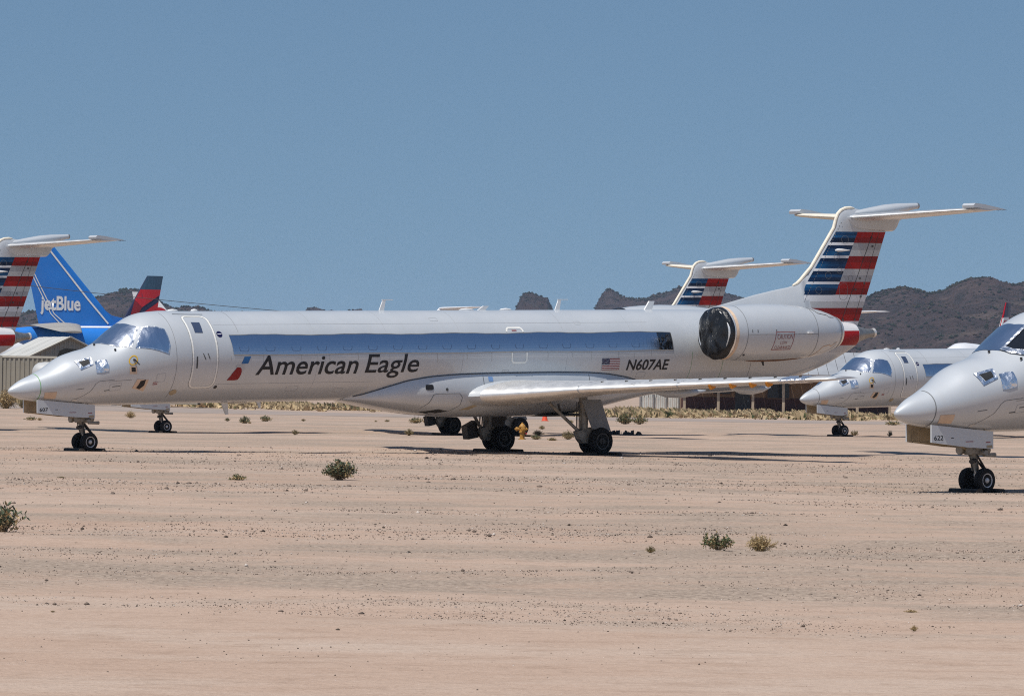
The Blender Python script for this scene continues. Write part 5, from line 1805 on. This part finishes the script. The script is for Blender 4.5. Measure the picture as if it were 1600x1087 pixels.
def bush_mesh(seed, nst, leaves, spread, leafsize, droop=.0, stemw=.010):
    """Unit shrub about 1 wide and spread high: stems as thin three-sided blades, leaves as small diamonds."""
    g = np.random.default_rng(seed)
    SV, SF, LV, LF = [], [], [], []

    def seg(p, q, w0, w1):
        d = q - p
        x = np.cross(d, [.3, .5, .8])
        x = x / (np.linalg.norm(x) + 1e-9)
        y = np.cross(d, x)
        y = y / (np.linalg.norm(y) + 1e-9)
        k = len(SV)
        for c, w in ((p, w0), (q, w1)):
            for a in (0, 2.09, 4.19):
                SV.append(c + (x * math.cos(a) + y * math.sin(a)) * w)
        for i in range(3):
            SF.append((k + i, k + (i + 1) % 3, k + 3 + (i + 1) % 3, k + 3 + i))

    def leaf(c, d, s):
        d = d / (np.linalg.norm(d) + 1e-9)
        x = np.cross(d, g.normal(size=3))
        x = x / (np.linalg.norm(x) + 1e-9)
        k = len(LV)
        LV.extend([c, c + d * s * .5 + x * s * .22, c + d * s, c + d * s * .5 - x * s * .22])
        LF.append((k, k + 1, k + 2, k + 3))

    for i in range(nst):
        a = g.random() * 6.283
        r_ = g.random() ** .6
        out = np.array([math.cos(a) * r_ * .5, math.sin(a) * r_ * .5, 0])
        top = spread * (1 - .55 * r_ ** 2) * (.65 + .45 * g.random())
        base = out * .12 + np.array([g.normal() * .03, g.normal() * .03, 0])
        tip = out * (.9 + .2 * g.random()) + np.array([0, 0, top])
        mid_ = base * .5 + tip * .5 + np.array([g.normal() * .03, g.normal() * .03, spread * .06 * (1 - droop)])
        P = [base, mid_, tip]
        seg(base, mid_, stemw, stemw * .7)
        seg(mid_, tip, stemw * .7, stemw * .3)
        for j in range(leaves):
            t = .18 + .82 * g.random() ** .8
            c = base * (1 - t) ** 2 + 2 * mid_ * t * (1 - t) + tip * t * t
            d = (tip - base) * .6 + g.normal(size=3) * .45
            if g.random() < .3:
                q = c + d / np.linalg.norm(d) * (.05 + .07 * g.random())
                seg(c, q, stemw * .4, stemw * .25)
                leaf(q, d + g.normal(size=3) * .3, leafsize * (.6 + .7 * g.random()))
            leaf(c, d, leafsize * (.6 + .8 * g.random()))
    return (np.array(SV), np.array(SF)), (np.array(LV), np.array(LF))


SHR = {}
for i in range(4):
    SHR['tumble', i] = bush_mesh(40 + i, 60, 22, .62, .085)
    SHR['loose', i] = bush_mesh(60 + i, 26, 20, .55, .10)
    SHR['dry', i] = bush_mesh(80 + i, 90, 12, .52, .06, stemw=.007)
    SHR['low', i] = bush_mesh(90 + i, 40, 12, .28, .09)
_me = {}


def shrub(px, py, wpx, kind, leafm, label, var=0, tall=1., D=None, group=None, dryshare=0.):
    p = on_ground(px, py, D)
    w = wpx / FPX * p.y
    key = (kind, var, leafm)
    o = thing('desert_shrub', label, 'shrub', p, random.random() * 6.28, group)
    (SV, SF), (LV, LF) = SHR[kind, var]
    if key not in _me:
        a = mesh_np('stem', SV, SF, MT['twig' if kind != 'dry' else 'leaf_dry'], o)
        mi = (np.random.default_rng(3).random(len(LF)) < (.22 if kind != 'dry' else .1)).astype(int)
        # older, yellowed leaves sit low in the plant
        zc = LV[LF].mean(1)[:, 2]
        mi |= ((zc < .16) & (np.random.default_rng(4).random(len(LF)) < .6)).astype(int)
        b_ = mesh_np('foliage', LV, LF, [MT[leafm], MT['leaf_dry' if leafm != 'leaf_dry' else 'leaf_olive']], o, mi)
        _me[key] = (a.data, b_.data)
    else:
        link('stem', _me[key][0], o)
        link('foliage', _me[key][1], o)
        for c in COL.objects[-2:]:
            c.parent = o
    o.scale = (w, w, w * tall)
    return o


SG = 'shrubs on the sand'
for args in (
    (533, 751, 54, 'tumble', 'leaf_dark', 'bushy dark green shrub alone on the sand before the long jet', 0, .95),
    (374, 749, 32, 'low', 'leaf_green', 'low sparse green weed left of the bushy dark green shrub', 0, 1.),
    (12, 829, 70, 'loose', 'leaf_dark', 'large green shrub in the foreground at the left edge', 1, 1.2),
    (1125, 861, 52, 'loose', 'leaf_green', 'spiky green shrub in the right foreground beside a straw one', 2, .95),
    (1192, 861, 50, 'dry', 'leaf_dry', 'round straw coloured shrub in the right foreground', 0, 1.),
    (1188, 858, 16, 'loose', 'leaf_olive', 'upright grey green sprig growing in the straw coloured shrub', 3, 2.6),
    (1020, 863, 19, 'dry', 'leaf_olive', 'tiny olive tuft left of the spiky green shrub', 1, 1.1),
    (977, 662.5, 26, 'tumble', 'leaf_green', 'dense round green shrub right of the near main wheels', 1, .95),
    (1000, 663, 25, 'loose', 'leaf_green', 'airy green shrub touching the dense round one', 0, 1.1),
    (889, 686, 22, 'dry', 'leaf_olive', 'olive straw shrub left of the near main wheels', 2, 1.2),
    (651, 661, 24, 'low', 'leaf_green', 'flat green shrub left of the far wheels under the belly', 1, 1.2),
    (666, 661, 13, 'dry', 'leaf_dry', 'small straw tuft right of the flat green shrub under the belly', 3, 1.),
    (640, 680, 17, 'dry', 'leaf_olive', 'small olive tuft on the shadow line under the wing root', 1, 1.2),
    (383, 661, 18, 'tumble', 'leaf_dark', 'round dark green shrub below the long cabin, middle of a row of three', 2, 1.),
    (356, 658, 9, 'tumble', 'leaf_dark', 'smallest dark green shrub of the row below the cabin', 3, 1.),
    (416, 658, 22, 'low', 'leaf_green', 'spreading green shrub at the right of the row below the cabin', 2, 1.4),
    (391, 661, 7, 'dry', 'leaf_dry', 'straw tuft leaning on the round dark green shrub', 2, 1.),
    (462, 679, 13, 'loose', 'leaf_olive', 'upright olive shrub alone under the E of the title', 1, 1.2),
    (205, 653, 19, 'dry', 'leaf_dry', 'dry straw shrub between the two nose gears', 0, 1.1),
    (50, 657, 20, 'low', 'leaf_green', 'low green weeds under the nose gear doors', 3, 1.),
    (63, 657, 10, 'dry', 'leaf_dry', 'dry stalks beside the low weeds under the nose gear doors', 1, 1.),
    (475, 658, 9, 'dry', 'leaf_olive', 'dry tuft on the sand beyond the title', 3, .8),
    (588, 659, 6, 'low', 'leaf_dark', 'speck of dark weed far out under the belly', 0, 1.2),
    (606, 659, 9, 'low', 'leaf_dark', 'flat dark weed far out under the belly', 1, 1.2),
    (839, 687, 20, 'low', 'leaf_green', 'low green weed at the foot of the hydrant', 2, 1.2),
    (864, 689, 17, 'low', 'leaf_olive', 'sparse olive weed right of the hydrant', 3, 1.),
    (842, 677, 20, 'dry', 'leaf_olive', 'dry grey weed behind the hydrant', 0, .8),
    (848, 670, 14, 'dry', 'leaf_olive', 'dry grey bush behind the orange cone', 2, .8),
    (893, 661, 12, 'low', 'leaf_green', 'green weed seen through the main gear brace', 0, 1.3),
    (1081, 652, 8, 'dry', 'leaf_olive', 'small dark tuft on the graded road', 1, .8),
    (1336, 681, 13, 'loose', 'leaf_olive', 'grey green shrub right of the distant nose wheels', 2, 1.2),
    (1391, 682, 10, 'loose', 'leaf_dark', 'dark upright shrub in front of the 622 nose', 3, 1.7),
    (1396, 664, 26, 'low', 'leaf_green', 'flat green patch of weed above the 622 nose tip', 1, .8),
    (1424, 664, 16, 'low', 'leaf_green', 'flat green weed touching the 622 radome', 3, .8),
    (98, 747, 20, 'low', 'leaf_olive', 'faint dry weed in front of the nose wheels', 0, .5),
    (1428, 957, 26, 'dry', 'leaf_dry', 'few dry stalks in the right foreground', 3, .35),
    (1434, 985, 14, 'dry', 'leaf_dry', 'single thin tuft of straw in the right foreground', 1, 1.3),
    (88, 955, 7, 'low', 'leaf_olive', 'tiny weed on the track edge at the left', 2, 1.2),
):
    shrub(*args[:6], var=args[6], tall=args[7], group=SG)
for px_, py_, w_, km, lab, D_ in ((10, 634, 44, 'leaf_dry', 'tall dry bush before the container, at the left edge', 236), (36, 634, 26, 'leaf_olive', 'olive dry bush before the container, nearer the jet nose', 238), (398, 636, 12, 'leaf_olive', 'olive tuft in front of the pale green cabinets', 290)):
    shrub(px_, py_, w_, 'dry', km, lab, 0, 1.3, D_, SG)

# the long dry grass on the far side of the road
ng = 90000
gxx = rng.uniform(-48, 48, ng)
gyy = 262 + rng.random(ng) ** .8 * 44
dens = fbm(gxx * .35, gyy * .12, 3)
keep = (dens > .46) & ~((gxx > bl_.x - .4) & (gxx < bl_.x + BW + .5) & (gyy > bl_.y - .2)) & ~((gyy > 259) & (gyy < 268) & (gxx < -18))
gxx, gyy, dens = gxx[keep], gyy[keep], dens[keep]
n = len(gxx)
hh = (.06 + .30 * rng.random(n) ** 1.6) * (.4 + 1.3 * np.clip((dens - .38) * 3.2, 0, 1))
aa = rng.random(n) * 6.283
ww = .012 + .03 * rng.random(n)
zz = ground_z(gxx, gyy)
b0 = np.stack([gxx - np.cos(aa) * ww, gyy - np.sin(aa) * ww, zz - .02], 1)
b1 = np.stack([gxx + np.cos(aa) * ww, gyy + np.sin(aa) * ww, zz - .02], 1)
tp = np.stack([gxx + rng.normal(0, .12, n), gyy + rng.normal(0, .12, n), zz + hh], 1)
tm = np.stack([gxx + rng.normal(0, .10, n) + .1, gyy + rng.normal(0, .1, n), zz + hh * .7], 1)
V = np.stack([b0, b1, tp, tm], 1).reshape(-1, 3)
F = np.arange(n * 4).reshape(n, 4)
gm_ = rng.random(n)
patch = fbm(gxx * .25 + 40, gyy * .2, 3)
mi = np.where(patch > .60, np.where(gm_ < .6, 0, np.where(gm_ < .85, 1, 2)), np.where(gm_ < .92, 0, 1))
MT['grass_dry'] = mat('dry_verge_grass', (.42, .32, .19), .9, vary=.3, vscale=.4, spec=.1)
MT['grass_olive'] = mat('olive_verge_grass', (.15, .14, .07), .9, vary=.3, vscale=.4, spec=.1)
MT['grass_green'] = mat('green_verge_grass', (.075, .095, .045), .9, vary=.3, vscale=.4, spec=.1)
tag(mesh_np('dry_grass', V, F, [MT['grass_dry'], MT['grass_olive'], MT['grass_green']], mi=mi), kind='stuff')

# ------------------------------------------------------------------ loose stones on the sand
MT['stone_dark'] = mat('dark_stone', (.085, .066, .055), .9, vary=.35, vscale=2, spec=.1)
MT['stone_mid'] = mat('brown_stone', (.20, .155, .125), .9, vary=.35, vscale=2, spec=.1)
MT['stone_pale'] = mat('pale_stone', (.52, .46, .41), .9, vary=.2, vscale=2, spec=.1)
ns = 170000
u = rng.random(ns)
Dd = 1 / (1 / 24. + u * (1 / 118. - 1 / 24.))        # even over the picture's height
Dd = np.where(rng.random(ns) < .35, rng.uniform(24, 118, ns), Dd)
hx = rng.uniform(-.5, .5, ns) * (Dd * .27 + 3)
dn = fbm(hx * .16 + 3, Dd * .30, 4)
track = (Dd + hx * .45) < 31.5
keep = (rng.random(ns) < np.clip((dn - .45) * 4, .04, .7)) & (~track | (rng.random(ns) < .05))
hx, Dd = hx[keep], Dd[keep]
n = len(hx)
sz = .005 + .009 * rng.random(n) ** 2.5 + .03 * (rng.random(n) < .008) * rng.random(n)
sz *= np.clip(Dd / 60, .55, 1.3)
tag(scatter('loose_stones', np.stack([hx, Dd, ground_z(hx, Dd) + sz * .25], 1), np.stack([sz * 1.3, sz, sz * .75], 1), [MT['stone_dark'], MT['stone_mid'], MT['stone_pale']], rng.choice([0, 0, 1, 1, 1, 1, 2], n)), kind='stuff')
